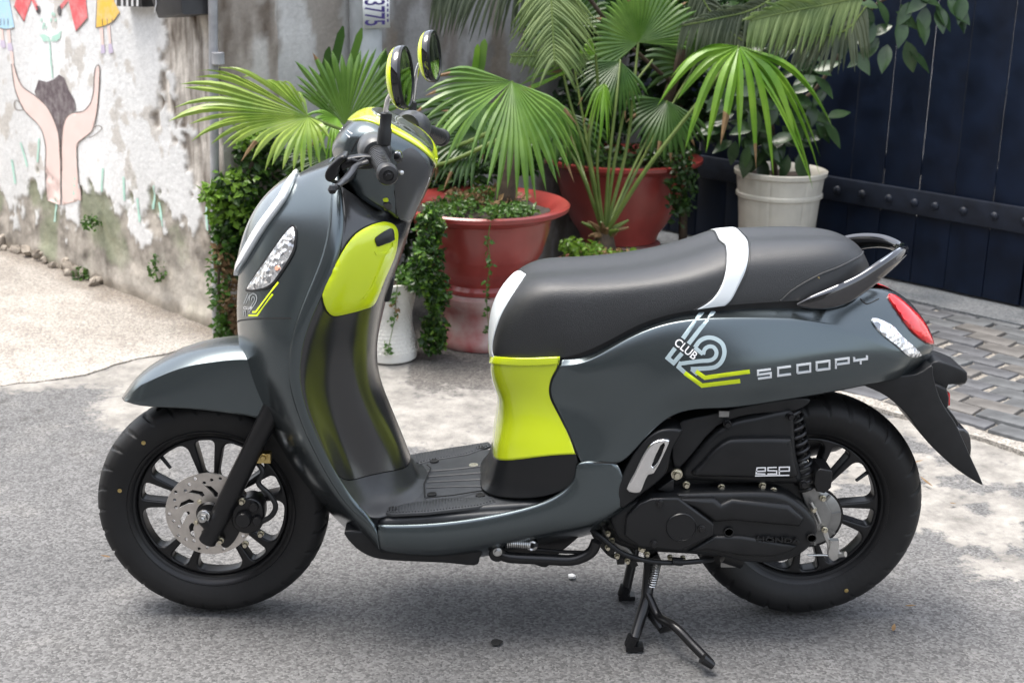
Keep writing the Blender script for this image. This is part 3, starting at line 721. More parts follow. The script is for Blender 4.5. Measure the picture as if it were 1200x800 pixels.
# tail lamp and rear signal
patch('tail_lamp', 'red_lens', SC, [(1040, 347), (1050, 348), (1066, 361), (1081, 377), (1090, 395), (1092, 403), (1084, 401), (1067, 387), (1052, 366)], [BP.bvh()], .004, .005, 3, .007, mirror=True)
patch('turn_signal', 'clear_lens', SC, [(1021, 375), (1028, 374), (1045, 382), (1056, 394), (1077, 413), (1076, 417), (1064, 417), (1050, 405), (1030, 389)], [BP.bvh()], .003, .003, 3, .006)
# ---- seat
ST = Surf([[(575, 417, 0), (575, 418, -.04), (577, 419, -.085), (583, 420, -.104), (590, 420, -.116), (597, 420, -.122)],
           [(573, 398, 0), (574, 401, -.045), (577, 407, -.088), (585, 411, -.112), (601, 415, -.126), (615, 420, -.132)],
           [(577, 366, 0), (579, 370, -.05), (586, 381, -.098), (599, 393, -.121), (620, 407, -.134), (636, 420, -.140)],
           [(594, 337, 0), (598, 342, -.055), (607, 355, -.107), (621, 375, -.129), (640, 400, -.140), (656, 419, -.143)],
           [(619, 321, 0), (627, 326, -.060), (639, 337, -.115), (651, 360, -.136), (667, 393, -.145), (682, 413, -.146)],
           [(660, 317, 0), (670, 322, -.062), (684, 335, -.119), (693, 355, -.138), (706, 384, -.146), (717, 397, -.147)],
           [(720, 312, 0), (728, 318, -.066), (738, 331, -.123), (745, 346, -.140), (752, 367, -.148), (759, 376, -.149)],
           [(780, 301, 0), (786, 308, -.070), (793, 323, -.126), (798, 338, -.143), (803, 355, -.150), (808, 364, -.150)],
           [(826, 287, 0), (831, 294, -.070), (838, 311, -.126), (843, 328, -.143), (847, 348, -.150), (851, 358, -.150)],
           [(850, 281, 0), (856, 287, -.070), (864, 304, -.122), (868, 324, -.139), (871, 345, -.146), (873, 356, -.147)],
           [(900, 277, 0), (905, 283, -.066), (912, 300, -.115), (916, 322, -.132), (918, 343, -.139), (920, 353, -.140)],
           [(950, 276, 0), (955, 281, -.060), (962, 297, -.105), (966, 318, -.121), (968, 339, -.127), (969, 350, -.128)],
           [(984, 277, 0), (989, 283, -.050), (995, 298, -.087), (999, 316, -.100), (999, 333, -.105), (998, 343, -.105)],
           [(1004, 286, 0), (1008, 292, -.035), (1013, 305, -.060), (1015, 317, -.068), (1013, 330, -.071), (1009, 338, -.071)],
           [(1012, 298, 0), (1015, 303, -.02), (1018, 312, -.033), (1018, 321, -.038), (1015, 330, -.040), (1010, 337, -.040)],
           [(1013, 301, 0), (1016, 305, -.008), (1019, 313, -.012), (1019, 321, -.014), (1016, 330, -.015), (1011, 337, -.015)]])
STo = ST.build('seat', 'seat_vinyl', SC, 0, 8, 7)
ST.strip('seat_stripe', 'seat_white', STo, (0, 1), lambda t: 0, lambda t: 5, .001, .001, 2, 2) if False else None
def uvstrip(name, m, uL, uR, v0, v1, off=.0010, nv=60, nu=8):
    vs, fs = [], []
    for sg in (1, -1):
        k = len(vs)
        for j in range(nv+1):
            v = v0+(v1-v0)*j/nv; a, b = uL(v), uR(v)
            for i in range(nu+1):
                u = a+(b-a)*i/nu; p = ST.ev(u, v)+ST.nrm(u, v)*off; vs.append(Vector((p.x, p.y*sg, p.z)))
        for j in range(nv):
            for i in range(nu):
                f = (k+j*(nu+1)+i, k+j*(nu+1)+i+1, k+(j+1)*(nu+1)+i+1, k+(j+1)*(nu+1)+i); fs.append(f if sg > 0 else f[::-1])
    o = MB().add(vs, fs).build(name, m, STo, 60); md = o.modifiers.new('thickness', 'SOLIDIFY'); md.thickness = .002; md.offset = 0
    return o
uvstrip('seat_stripe', 'seat_white', lambda v: stab((0, 8.75), (1, 8.8), (2, 8.55), (3, 8.2), (4, 7.7), (5, 7.15))(v), lambda v: stab((0, 9.5), (1, 9.45), (2, 9.3), (3, 9.05), (4, 8.55), (5, 7.95))(v), 0, 4.97)
ST.strip('seat_stripe', 'seat_white', STo, (0.05, 3.9), lambda u: 0, lambda u: max(.01, stab((0, 2.6), (1, 2.0), (2, 1.75), (3, 1.35), (3.6, .7), (3.9, .0))(u)), .0012, .001, 30, 12)
def seam(uv, r=.0012, lift=.0004):
    for sg in (1, -1):
        mb = MB(); pts = []
        for u, v in cr([(a, b, 0) for a, b in uv], 8) and [(q.x, q.y) for q in cr([(a, b, 0) for a, b in uv], 8)]:
            p = ST.ev(u, v)+ST.nrm(u, v)*lift; pts.append(Vector((p.x, p.y*sg, p.z)))
        mb.tube(pts, r, 6); mb.build('seam', 'seat_vinyl', STo)
seam([(13.6, .4), (12.9, 1.6), (12.2, 2.3), (11.5, 2.8), (10.8, 3.2), (10.2, 3.9), (9.9, 4.9)], .0022)
seam([(8.7, .02), (8.75, 1), (8.5, 2), (8.15, 3), (7.65, 4), (7.1, 4.97)], .0014); seam([(9.55, .02), (9.5, 1), (9.35, 2), (9.1, 3), (8.6, 4), (8.0, 4.97)], .0014)
# seat base
mb = MB(); pts = [ST.ev(u*.5, 5)+Vector((0, .004, 0)) for u in range(1, 29)]
n = len(pts); vs = pts+[p+Vector((0, .002, -.018)) for p in pts]+[Vector((p.x, -p.y, p.z)) for p in pts]+[Vector((p.x, -p.y, p.z-.018)) for p in pts]
fs = [(i, i+1, n+i+1, n+i) for i in range(n-1)]+[(2*n+i, 3*n+i, 3*n+i+1, 2*n+i+1) for i in range(n-1)]+[(n+i, n+i+1, 3*n+i+1, 3*n+i) for i in range(n-1)]
mb.add(vs, fs); mb.build('seat_base', 'black_rough', STo, 40)
# ---- grab rail
def band(name, m, parent, stations, n=14, samples=8):
    pos = cr([s[0] for s in stations], samples); hh = cr([(s[1], s[2], 0) for s in stations], samples); mb = MB(); vs = []
    for i, p in enumerate(pos):
        t = (pos[min(i+1, len(pos)-1)]-pos[max(i-1, 0)]).normalized(); side = t.cross(Vector((0, 0, 1))).normalized(); upv = side.cross(t)
        for j in range(n):
            a = 2*math.pi*j/n; c_, s_ = math.cos(a), math.sin(a)
            vs.append(p + side*(abs(c_)**.7*math.copysign(1, c_)*hh[i].y) + upv*(abs(s_)**.8*math.copysign(1, s_)*hh[i].x))
    k = len(pos); fs = [(i*n+j, i*n+(j+1) % n, (i+1)*n+(j+1) % n, (i+1)*n+j) for i in range(k-1) for j in range(n)]+[tuple(range(n-1, -1, -1)), tuple((k-1)*n+j for j in range(n))]
    return mb.add(vs, fs).build(name, m, parent, 50)
half = [(P(934, 357, -.142), .002, .004), (P(952, 354, -.148), .014, .007), (P(980, 347, -.146), .022, .008), (P(1008, 333, -.135), .021, .008), (P(1035, 313, -.108), .018, .009), (P(1053, 298, -.06), .014, .010), (P(1057, 291, 0), .011, .011)]
st = half+[(Vector((p.x, -p.y, p.z)), a, b) for p, a, b in reversed(half[:-1])]
UZ0 = Vector((0, 0, 1))
gr = band('grab_rail', 'dark_chrome', SC, st)
MB().tube(px3([(968, 352, -.13), (975, 345, -.09), (985, 340, -.05)]), .013, 12).tube([Vector((p.x, -p.y, p.z)) for p in px3([(968, 352, -.13), (975, 345, -.09), (985, 340, -.05)])], .013, 12).build('rail_mount', 'black_metal', gr)
pts_ = cr([s_[0]+UZ0*(s_[1]*.93)+Vector((0, -s_[2]*.35, 0)) for s_ in half[:-1]], 6); MB().tube(pts_, .0016, 8).build('rail_trim', 'chrome', gr)
MB().bolt(P(957, 325, -.118), .005, h=.008).build('rail_bolt', 'brass', gr)
# ---- rear mudguard with plate bracket
rm = cover('rear_mudguard', 'black_rough', SC, [(1005, 449), (1040, 442), (1075, 438), (1092, 428), (1094, 440), (1100, 462), (1108, 478), (1120, 496), (1130, 518), (1140, 540), (1150, 562), (1150, 568), (1123, 551), (1100, 531), (1082, 512), (1064, 487), (1040, 465), (1015, 453)], -.085, .085, .003, 3)
cover('lamp_bracket', 'black_rough', rm, [(1076, 440), (1094, 424), (1108, 425), (1131, 434), (1134, 440), (1132, 449), (1112, 451), (1108, 458), (1082, 456)], -.045, .045, .004, 2)
cover('plate_lamp', 'black_gloss', rm, [(1111, 428), (1131, 436), (1134, 441), (1132, 450), (1116, 450)], -.038, .038, .004, 2)
cover('plate_bracket', 'black_rough', rm, [(1088, 452), (1110, 456), (1112, 476), (1108, 478), (1100, 484)], -.06, .06, .004, 2)
cover('reflector', 'red_lens', rm, [(1110.5, 461), (1113.5, 461), (1113.5, 475), (1110.5, 475)], -.035, .035, .001, 1, smooth=False)
cover('plate_bracket', 'black_plastic', rm, [(1106, 476), (1111, 478), (1123, 494), (1122, 500), (1112, 498)], -.05, .05, .003, 2)
cover('plate_bracket', 'black_gloss', rm, [(1112, 505), (1131, 503), (1138, 514), (1138, 534), (1132, 532), (1120, 520)], -.055, .055, .004, 2)
# ---- handlebar cover
HC = Surf([[(391, 166, 0), (390, 168, -.025), (389, 174, -.045), (390, 182, -.05), (394, 190, -.045)],
           [(402, 148, 0), (401, 152, -.05), (399, 163, -.085), (400, 180, -.095), (403, 204, -.085)],
           [(420, 133, 0), (419, 140, -.07), (416, 155, -.112), (416, 180, -.120), (414, 224, -.102)],
           [(440, 132, 0), (441, 142, -.08), (440, 159, -.122), (438, 190, -.126), (434, 240, -.105)],
           [(462, 144, 0), (465, 154, -.085), (464, 171, -.122), (460, 205, -.120), (454, 250, -.098)],
           [(482, 157, 0), (487, 166, -.083), (486, 183, -.112), (480, 215, -.106), (468, 257, -.087)],
           [(498, 170, 0), (503, 179, -.072), (502, 195, -.090), (494, 222, -.082), (477, 260, -.066)],
           [(506, 181, 0), (509, 188, -.045), (508, 199, -.055), (500, 222, -.050), (481, 261, -.040)],
           [(508, 185, 0), (510, 191, -.018), (509, 200, -.022), (501, 222, -.020), (482, 261, -.016)],
           [(508, 186, 0), (510, 191, -.004), (509, 200, -.005), (501, 222, -.005), (482, 261, -.004)]])
HCo = HC.build('handlebar_cover', 'body', SC, .003, 8, 8)
hv = stab((1.35, .05), (1.7, .9), (2.2, 1.15), (3, 1.25), (5, 1.35), (7, 1.45), (8.2, 1.7), (8.9, 1.8))
HC.strip('handlebar_trim', 'lime', HCo, (1.35, 8.9), lambda u: 0, hv, .003, .003, 60, 10)
HC.strip('instrument_glass', 'screen_glass', HCo, (2.75, 6.7), lambda u: 0, lambda u: max(.01, tab((2.75, .0), (3.0, .55), (4, .68), (6, .62), (6.5, .4), (6.7, .02))(u)), .0065, .003, 40, 8)
patch('cover_stripe', 'decal_white', HCo, stroke([(398, 153), (410, 161)], 1.6), [HC.bvh()], .0008, 0, 3, .002, smooth=False)
patch('cover_stripe', 'decal_white', HCo, stroke([(400, 149), (413, 157)], 1.6), [HC.bvh()], .0008, 0, 3, .002, smooth=False)
patch('panel_seam', 'dark_void', HCo, stroke(cr([(412, 178), (418, 166), (428, 158), (440, 156), (450, 162)], 5), 1.4), [HC.bvh()], .0006, 0, 4, .003, smooth=False)
patch('panel_seam', 'dark_void', HCo, stroke(cr([(464, 255), (464, 236), (462, 224)], 4), 1.2), [HC.bvh()], .0006, 0, 4, .003, smooth=False)
patch('rear_facing', 'grey_plastic', HCo, [(463, 205), (468, 184), (478, 174), (489, 178), (500, 192), (502, 207), (495, 226), (480, 257), (467, 254), (463, 230)], [HC.bvh()], .002, .0015, 5, .003)
patch('lock_button', 'black_gloss', HCo, [(449, 239), (453, 237), (458, 239), (459, 243), (455, 246), (450, 245)], [HC.bvh()], .003, .002, 2, .004)
patch('indicator_tab', 'decal_lime', HCo, [(449, 233), (454, 232), (455, 236), (450, 236)], [HC.bvh()], .0012, 0, 2, .002)
patch('cover_stripe', 'decal_white', HCo, stroke([(503, 208), (498, 220)], 1.2), [HC.bvh()], .0006, 0, 3, .002, smooth=False)
word('lettering', 'decal_grey', [HC.bvh()], 'UUUUUUU', 493.5, 230, 119, 3.6, .001, .0, 1.0) if False else None
# ---- grips, levers, mirrors (both sides)
def side_controls(g0, g1, y0, y1, near):
    a = P(*g0, y0); b = P(*g1, y1); ax = (b-a).normalized(); L = (b-a).length
    prof = [(.018, -.075), (.028, -.06), (.031, -.04), (.031, -.012), (.029, .0), (.024, .006), (.019, .006)]
    sw = MB().lathe(prof, a, ax, 28).build('switch_housing', 'grey_plastic', HCo)
    pr = [(.0155, .0), (.0185, .004)]
    k = 12
    for i in range(k):
        h = .008+(L-.03)*i/k; pr += [(.0165, h), (.0168, h+(L-.03)/k*.72), (.0152, h+(L-.03)/k*.76), (.0152, h+(L-.03)/k*.97)]
    pr += [(.018, L-.02), (.0195, L-.016), (.0195, L-.008), (.0165, L-.002), (.010, L), (.010, L-.003), (.004, L-.003)]
    gp = MB().lathe(pr, a, ax, 26).build('grip', 'grip_rubber', HCo, 30)
    MB().bolt(b+ax*.0005, .0055, ax, .004).build('grip_screw', 'black_metal', gp)
    return a, b, ax
na, nb, nax = side_controls((441, 180), (455, 206), -.175, -.335, True)
side_controls((490, 150), (519, 162), .165, .325, False)
MB().tube([P(436, 176, -.10), na], .022, 18).tube([P(478, 146, .09), P(490, 150, .165)], .020, 18).build('bar_boot', 'black_plastic', HCo)
mb = MB(); plate2(mb, px2([(463, 178), (470, 180), (472, 188), (466, 190), (462, 186)], -.19, 3), [], XZ, -.20, -.17, .003); mb.build('switch_button', 'black_gloss', HCo)
mb = MB(); mb.lathe([(.004, 0), (.004, .012), (.002, .013)], P(468, 202, -.215), (.4, -.8, .1), 10); mb.build('switch_button', 'steel', HCo)
# brake master and lever
mb = MB()
plate2(mb, px2([(383, 200), (388, 191), (400, 180), (406, 179), (408, 183), (402, 189), (398, 196), (396, 205), (390, 210), (384, 207)], -.20, 3), [], XZ, -.235, -.185, .005)
plate2(mb, px2([(400, 186), (412, 182), (428, 180), (440, 182), (440, 194), (424, 196), (412, 194), (402, 197)], -.20, 3), [], XZ, -.225, -.195, .004)
mb.tube(px3([(405, 190, -.226), (412, 187, -.228), (420, 190, -.228), (428, 186, -.226)]), .0035, 8)
bm_ = mb.build('lever_bracket', 'black_metal', HCo, 35)
path = cr(px3([(430, 190, -.225), (417, 195, -.24), (410, 204, -.27), (402, 213, -.31), (394, 219, -.345)]), 5)
mb = MB().tube(path, [.010, .010]+[.0085]*(len(path)-7)+[.007]*5, 12, flat=.6)
mb.lathe([(.0, -.0085), (.005, -.007), (.0085, 0), (.005, .007), (0, .0085)], P(389.5, 222, -.352), (0, 0, 1), 14); mb.tube([path[-1], P(389.5, 222, -.352)], .006, 10)
mb.build('brake_lever', 'black_metal', HCo)
mb = MB().tube(cr(px3([(386, 204, -.21), (390, 212, -.17), (402, 214, -.13), (418, 206, -.10)]), 5), .004, 8); mb.build('brake_cable', 'black_rough', HCo)
path = cr([Vector((p.x, .02-p.y*1.0, p.z)) for p in px3([(445, 192, -.2), (437, 196, -.24), (428, 202, -.28), (420, 208, -.33)])], 5)
MB().tube(path, .007, 10).build('brake_lever', 'black_metal', HCo)
# mirrors
def mirror_(base, top, ctr, rad, nrm, stem, y, tilt):
    sl = MB().lathe([(.008, 0), (.0125, .003), (.0125, .03), (.0105, .034), (.0105, .058), (.007, .06)], P(*base, y), P(*top, y)-P(*base, y), 20).build('mirror_sleeve', 'black_rough', HCo)
    MB().tube(cr(px3([(a, b, c) for a, b, c in stem]), 6), .0048, 12).build('mirror_stem', 'chrome', HCo)
    c = P(*ctr, y); n_ = Vector(nrm).normalized(); r = rad
    # housing bowl
    mb = MB().lathe([(r*.97, .002), (r, -.003), (r*.99, -.009), (r*.94, -.014), (r*.82, -.020), (r*.60, -.025), (r*.3, -.028), (.0, -.029)], c, n_, 48)
    h = mb.build('mirror_housing', 'black_gloss', HCo, 60)
    MB().lathe([(r*.965, -.0125), (r*.945, -.0150), (r*.825, -.0212), (r*.60, -.0263), (r*.3, -.0293), (.0, -.0303)], c, n_, 48).build('mirror_back', 'lime', h, 60) if True else None
    MB().lathe([(.0, .0012), (r*.90, .0012)], c+n_*.001, n_, 48).build('mirror_glass', 'mirror_glass', h, 0)
    MB().lathe([(r*.885, .0), (r*.90, .0035), (r*.97, .0035), (r*1.0, -.001)], c+n_*.001, n_, 48).build('mirror_rim', 'black_plastic', h, 60)
    return h
mirror_((449.5, 171), (452, 140), (474.5, 91), .0560, (.97, -.17, .08), [(452, 142, -.235), (452.5, 128, -.237), (455, 116, -.245), (461, 106, -.262), (464, 98, -.268)], -.235, 0)
h2 = mirror_((481.5, 152), (482.5, 123), (508, 66), .0540, (.97, -.20, .08), [(483, 124, .225), (486, 100, .225), (490, 80, .225), (495, 70, .225), (499, 68, .225)], .225, 0)
band_ = MB(); c = P(509, 65, .225); n_ = Vector((.93, -.30, .12)).normalized()
# ---- dark filler blocks added inside the body so nothing shows through
cover('dark_filler', 'dark_void', SC, [(600, 430), (690, 430), (760, 400), (900, 372), (1000, 368), (1040, 400), (1000, 432), (900, 455), (800, 478), (740, 505), (720, 560), (640, 575), (600, 560)], -.095, .095, .01, 2)
cover('dark_filler', 'dark_void', SC, [(330, 300), (400, 260), (440, 300), (425, 380), (430, 500), (440, 560), (400, 580), (350, 500), (310, 400)], -.05, .05, .01, 2)
# ---- engine, swing arm covers
eng = cover('engine_block', 'black_engine', SC, [(705, 600), (722, 575), (760, 545), (850, 520), (940, 530), (960, 600), (950, 640), (900, 655), (800, 650), (740, 645), (712, 630)], -.115, .06, .012, 3)
cv = cover('drive_cover', 'black_engine', SC, [(717, 606), (735, 591), (760, 582), (790, 579), (850, 577), (898, 577), (922, 581), (942, 594), (955, 609), (959, 624), (951, 640), (936, 652), (912, 660), (875, 660), (844, 653), (803, 649), (776, 648), (748, 643), (727, 634), (718, 620)], -.165, -.10, .012, 4)
cover('cover_ridge', 'black_engine', cv, [(790, 584), (838, 584), (846, 591), (858, 585), (925, 592), (943, 608), (938, 618), (912, 616), (860, 611), (838, 613), (815, 597)], -.176, -.15, .010, 2, smooth=False)
cover('cover_ridge', 'black_engine', cv, [(837, 628), (870, 628), (905, 634), (935, 640), (925, 648), (905, 653), (870, 652), (830, 645), (806, 647)], -.172, -.15, .008, 2, smooth=False)
kc = cover('kick_cover', 'black_plastic', cv, [(735, 606), (750, 590), (764, 584), (795, 583), (837, 614), (837, 627), (797, 646), (750, 641), (732, 628)], -.181, -.15, .005, 2, smooth=False)
c = P(798, 617, -.181); MB().lathe([(.0305, -.004), (.0305, .002), (.029, .004), (.0285, .0028), (.0, .0032)], c, (0, -1, 0), 40).build('cap', 'black_plastic', kc)
bolts('cover_bolt', 'black_metal', kc, [(a, b, -.181) for a, b in ((773, 589), (822, 619), (766, 637))], .0062, .008)
for q in ((854, 623), (951, 630)): MB().lathe([(.0, .0012), (.0075, .0012), (.0095, .0), (.0095, .003), (.0085, .004), (.0075, .0012)], P(q[0], q[1], -.169), (0, -1, 0), 20).build('bolt_well', 'dark_void', cv)
mb = MB(); v, f = textloops('HONDA', 1, .02); o_ = P(886, 633.5, -.172); ex = (P(934, 635.5, -.172)-o_); sc_ = .019
ex2 = ex.normalized(); raised(mb, v, f, lambda u, w_, d: o_+ex2*(u*sc_*1.25)+Vector((0, 0, 1))*(w_*sc_*.72)+Vector((0, d, 0)), -.0022, .004); mb.build('lettering', 'black_engine', cv, 0)
bolts('engine_bolt', 'zinc', eng, ((804, 567, -.135), (845, 570, -.135), (893, 568, -.135), (906, 574, -.14), (752, 642, -.13)), .006)
MB().bolt(P(793, 555, -.15), .0075, h=.012).lathe([(.0115, -.004), (.0115, .003), (.0095, .003)], P(793, 555, -.15), (0, -1, 0), 20).build('engine_bolt', 'zinc', eng)
# air box
ab = cover('air_box', 'black_engine', SC, [(803, 562), (802, 550), (820, 527), (840, 506), (862, 493), (890, 487), (917, 481), (929, 482), (932, 500), (934, 534), (941, 563), (932, 568), (875, 567), (830, 565)], -.145, -.06, .012, 3)
cover('air_box_lid', 'black_engine', ab, [(812, 558), (822, 545), (838, 527), (852, 517), (866, 514), (922, 514), (929, 518), (932, 540), (935, 560), (900, 561), (850, 560)], -.160, -.13, .010, 3)
bolts('air_box_bolt', 'black_metal', ab, ((852, 496, -.147), (926, 487, -.147), (941, 566, -.15)), .0065)
# small raised badge
mb = MB()
bd = lambda x, y: (886+x*39, 556.5-y*9-x*1.0)
for pl in ([(0, .5), (.28, .5), (.28, .95), (.03, .95), (.0, .2), (.28, .12)], [(.62, .95), (.36, .95), (.36, .55), (.62, .5), (.62, .1), (.34, .12)], [(.70, .0), (.70, .95), (1.0, .95), (1.0, .45), (.70, .45)], [(-.03, -.08), (1.0, -.12)]):
    q = stroke([bd(a, b) for a, b in pl], 1.5); L = [(p.x, p.y) for p in q]; v, t = tri2d(L)
    raised(mb, [P(p.x, p.y, -.1605) for p in v], [f[::-1] for f in t], lambda a, b, d: Vector((a, d, b)), -.1625, -.158) if False else mb.add([P(p.x, p.y, -.1622) for p in v], [f[::-1] for f in t])
mb.build('badge', 'decal_white', ab, 0)
# spring strut
mb = MB(); a = P(926, 474, -.115); b = P(944, 570, -.115); n = 130; tr = 11; pts = []
ax = (b-a); e1 = ax.normalized().orthogonal().normalized(); e2 = ax.normalized().cross(e1)
for k in range(n*1+1):
    t = k/n; q = 2*math.pi*tr*t; pts.append(a+ax*t+(e1*math.cos(q)+e2*math.sin(q))*.020)
mb.tube(pts, .0042, 8); mb.tube([a, b], .010, 12); mb.build('shock_absorber', 'black_metal', SC)
MB().box(P(848, 484, -.15), (.02, .01, .012)).build('frame_tab', 'alu', SC)
cover('inner_mudguard', 'black_rough', SC, [(790, 500), (830, 486), (880, 474), (935, 466), (950, 470), (930, 482), (880, 486), (840, 500), (805, 540), (790, 548)], -.14, .07, .004, 3)
# foot peg bracket with folded peg
pb = cover('peg_bracket', 'black_plastic', SC, [(721, 586), (723, 572), (732, 552), (745, 529), (760, 512), (777, 503), (799, 503), (797, 512), (788, 528), (782, 553), (768, 568), (752, 580), (737, 592), (728, 596)], -.176, -.12, .007, 3)
cover('foot_peg', 'chrome', pb, [(734, 573), (744, 553), (752, 536), (761, 522), (771, 516), (783, 515), (784.5, 520), (776, 538), (767, 555), (760, 557), (755, 568), (751, 577), (742, 578)], -.186, -.17, .004, 2, holes=[[(775, 522), (779, 522), (770, 543), (764, 546)]])
mb = MB(); plate2(mb, px2([(775, 522), (779, 522), (770, 543), (764, 546)], -.176, 2), [], XZ, -.1775, -.172, .001); mb.build('peg_slot', 'dark_void', pb)
cover('vent', 'black_plastic', eng, [(770, 574), (790, 560), (790, 575), (785, 577)], -.155, -.11, .003, 2, smooth=False)
cover('engine_case', 'alu', eng, [(703, 622), (712, 612), (724, 622), (735, 640), (745, 650), (735, 654), (716, 642)], -.08, .05, .006, 2)
mb = MB().tube(cr(px3([(690, 618, -.12), (708, 632, -.14), (730, 648, -.145), (760, 657, -.145), (790, 659, -.145), (820, 657, -.14), (835, 655, -.12)]), 6), .0055, 10); mb.build('cable', 'black_rough', eng)
mb = MB().tube(cr(px3([(695, 625, -.09), (706, 640, -.09), (720, 652, -.09), (752, 656, -.09)]), 6), .0045, 8); mb.build('cable', 'black_rough', eng); MB().tube(px3([(788, 657, -.15), (800, 658, -.15)]), .0085, 10).build('cable_clip', 'black_rough', eng)
bolts('engine_bolt', 'zinc', eng, ((712, 624, -.12), (717, 632, -.12), (723, 650, -.1), (735, 656, -.1), (785, 652, -.12), (800, 653, -.12), (758, 648, -.13), (712, 640, -.11)), .0048)
for q in ((702, 628), (708, 636), (716, 643), (727, 655), (742, 658), (769, 652)): MB().box(P(q[0], q[1], -.09), (.016, .02, .014), Matrix.Rotation(q[0]*.7, 3, 'Y')).build('linkage', 'black_metal', eng, 0)
MB().box(P(856, 661, -.105), (.04, .006, .010)).build('data_tag', 'alu', eng, 0)
MB().tube(px3([(848, 648, -.1), (870, 655, -.1)]), .02, 14).build('swing_arm', 'black_engine', eng)
# rear hub brake plate and lever
mb = MB(); c = Vector((XR, 0, ZR)); mb.lathe([(.066, -.068), (.066, -.076), (.060, -.080), (.035, -.083), (.03, -.09), (.0, -.09)], c, (0, 1, 0), 48); bpz = mb.build('brake_plate', 'alu', SC)
for k in range(8): MB().box(c+Vector((.047*math.cos(k*.785+.2), -.080, .047*math.sin(k*.785+.2))), (.030, .008, .005), Matrix.Rotation(-(k*.785+.2), 3, 'Y')).build('plate_rib', 'alu', bpz, 0)
MB().lathe([(.062, -.078), (.067, -.079), (.067, -.070), (.062, -.070)], c, (0, 1, 0), 48, closed=True).build('plate_lip', 'black_metal', bpz)
cover('brake_arm', 'alu', bpz, [(935, 545), (946, 540), (952, 556), (963, 580), (974, 600), (970, 618), (958, 622), (948, 600), (938, 575)], -.125, -.09, .003, 2)
cover('brake_arm', 'black_metal', bpz, [(956, 553), (961, 549), (975, 551), (976, 556), (974, 572), (966, 578), (957, 576), (954, 566)], -.15, -.09, .003, 2, smooth=False)
bolts('brake_bolt', 'zinc', bpz, ((964, 583, -.127), (966, 620, -.127), (953, 596, -.135)), .0053, .01)
mb = MB(); mb.tube(px3([(950, 588, -.14), (956, 600, -.14), (961, 612, -.14)]), .004, 8); mb.build('brake_bolt', 'steel', bpz)
mb = MB(); plate2(mb, px2([(963, 622), (968, 618), (974, 636), (981, 640), (984, 650), (976, 656), (970, 650), (970, 640)], -.12, 3), [], XZ, -.125, -.115, .002); mb.tube(px3([(974, 650, -.11), (991, 649, -.13)]), .006, 10); mb.tube(px3([(946, 650, -.12), (975, 650, -.12)]), .0022, 8); mb.box(P(977, 637, -.125), (.018, .014, .02)); mb.build('brake_lever_arm', 'steel', bpz)
MB().tube([(XR, -.12, ZR), (XR, .1, ZR)], .009, 12).build('axle', 'steel', bpz)
# silencer on the far side
mb = MB(); mb.lathe([(.03, 0), (.05, .02), (.055, .06), (.055, .30), (.045, .34), (.02, .345)], (.42, .15, .30), (1, .02, .22), 28); mb.tube([(.18, .05, .24), (.26, .12, .22), (.42, .15, .30)], .018, 12); mb.build('silencer', 'black_metal', SC)
# ---- stands
mb = MB()
pv = P(762, 652, -.09); nf = G(742, 757, .006); ff = G(733, 698, .006)
kn = P(758, 700, -.115)
mb.tube([pv, kn, nf+Vector((0, 0, .012))], [.0125, .0125, .011], 14)
fv = Vector((pv.x, .085, pv.z)); mb.tube([fv, ff+Vector((0, 0, .012))], [.0115, .0105], 14)
mb.tube([pv, fv], .013, 12)
cs = mb.build('centre_stand', 'black_metal', SC)
for q in (nf, ff): MB().box(q+Vector((.002, 0, .0)), (.036, .026, .010)).tube([q+Vector((-.006, 0, .002)), q+Vector((.0, 0, .024))], .0135, 12).build('stand_foot', 'black_metal', cs, 30)
e = G(833, 777, .02); mid_ = P(790, 733, -.20)
mb = MB().tube(cr([kn+Vector((0, 0, .01)), P(772, 722, -.15), mid_, (mid_+e)/2, e], 5), [.0095]*21, 14); mb.tube([e+Vector((-.018, 0, .012)), e+Vector((.004, -.002, -.004))], [.0115, .008], 10); mb.tube([P(756, 712, -.11), P(776, 738, -.14), mid_], .008, 8); mb.build('stand_pedal', 'black_metal', cs)
def coil(a, b, r, wire, turns, seg=10):
    ax = b-a; e1 = ax.normalized().orthogonal().normalized(); e2 = ax.normalized().cross(e1); n = int(turns*seg)
    return [a+ax*(k/n)+(e1*math.cos(2*math.pi*turns*k/n)+e2*math.sin(2*math.pi*turns*k/n))*r for k in range(n+1)]
MB().tube(coil(P(771, 656, -.12), P(764, 686, -.12), .008, .002, 11), .0015, 6).tube([P(764, 686, -.12), P(761, 694, -.115)], .0024, 6).build('stand_spring', 'steel', cs)
mb = MB().tube(cr(px3([(588, 650, -.145), (600, 653, -.15), (640, 655, -.15), (668, 656, -.15), (684, 652, -.15), (694, 645, -.15), (699, 634, -.15)]), 5), .0115, 14); mb.tube(px3([(625, 643, -.13), (660, 646, -.13), (688, 647, -.14)]), .004, 8)
ss = mb.build('side_stand', 'black_metal', SC)
pvt = MB().lathe([(.018, 0), (.018, .01), (.015, .014)], P(583, 646, -.14), (0, -1, 0), 20).build('stand_pivot', 'black_metal', ss)
bolts('pivot_bolt', 'steel', ss, ((583, 646, -.154),), .0075, .008)
MB().tube(coil(P(594, 636, -.155), P(622, 638, -.155), .0085, .002, 12), .0015, 6).tube(coil(P(628, 639, -.155)+Vector((-.008, 0, 0)), P(628, 639, -.155)+Vector((-.008, -.002, 0)), .009, .002, 1), .003, 6).build('stand_spring', 'steel', ss)
MB().tube([P(628, 638, -.13), P(628, 638, -.16)], .005, 10).build('spring_pin', 'black_metal', ss)
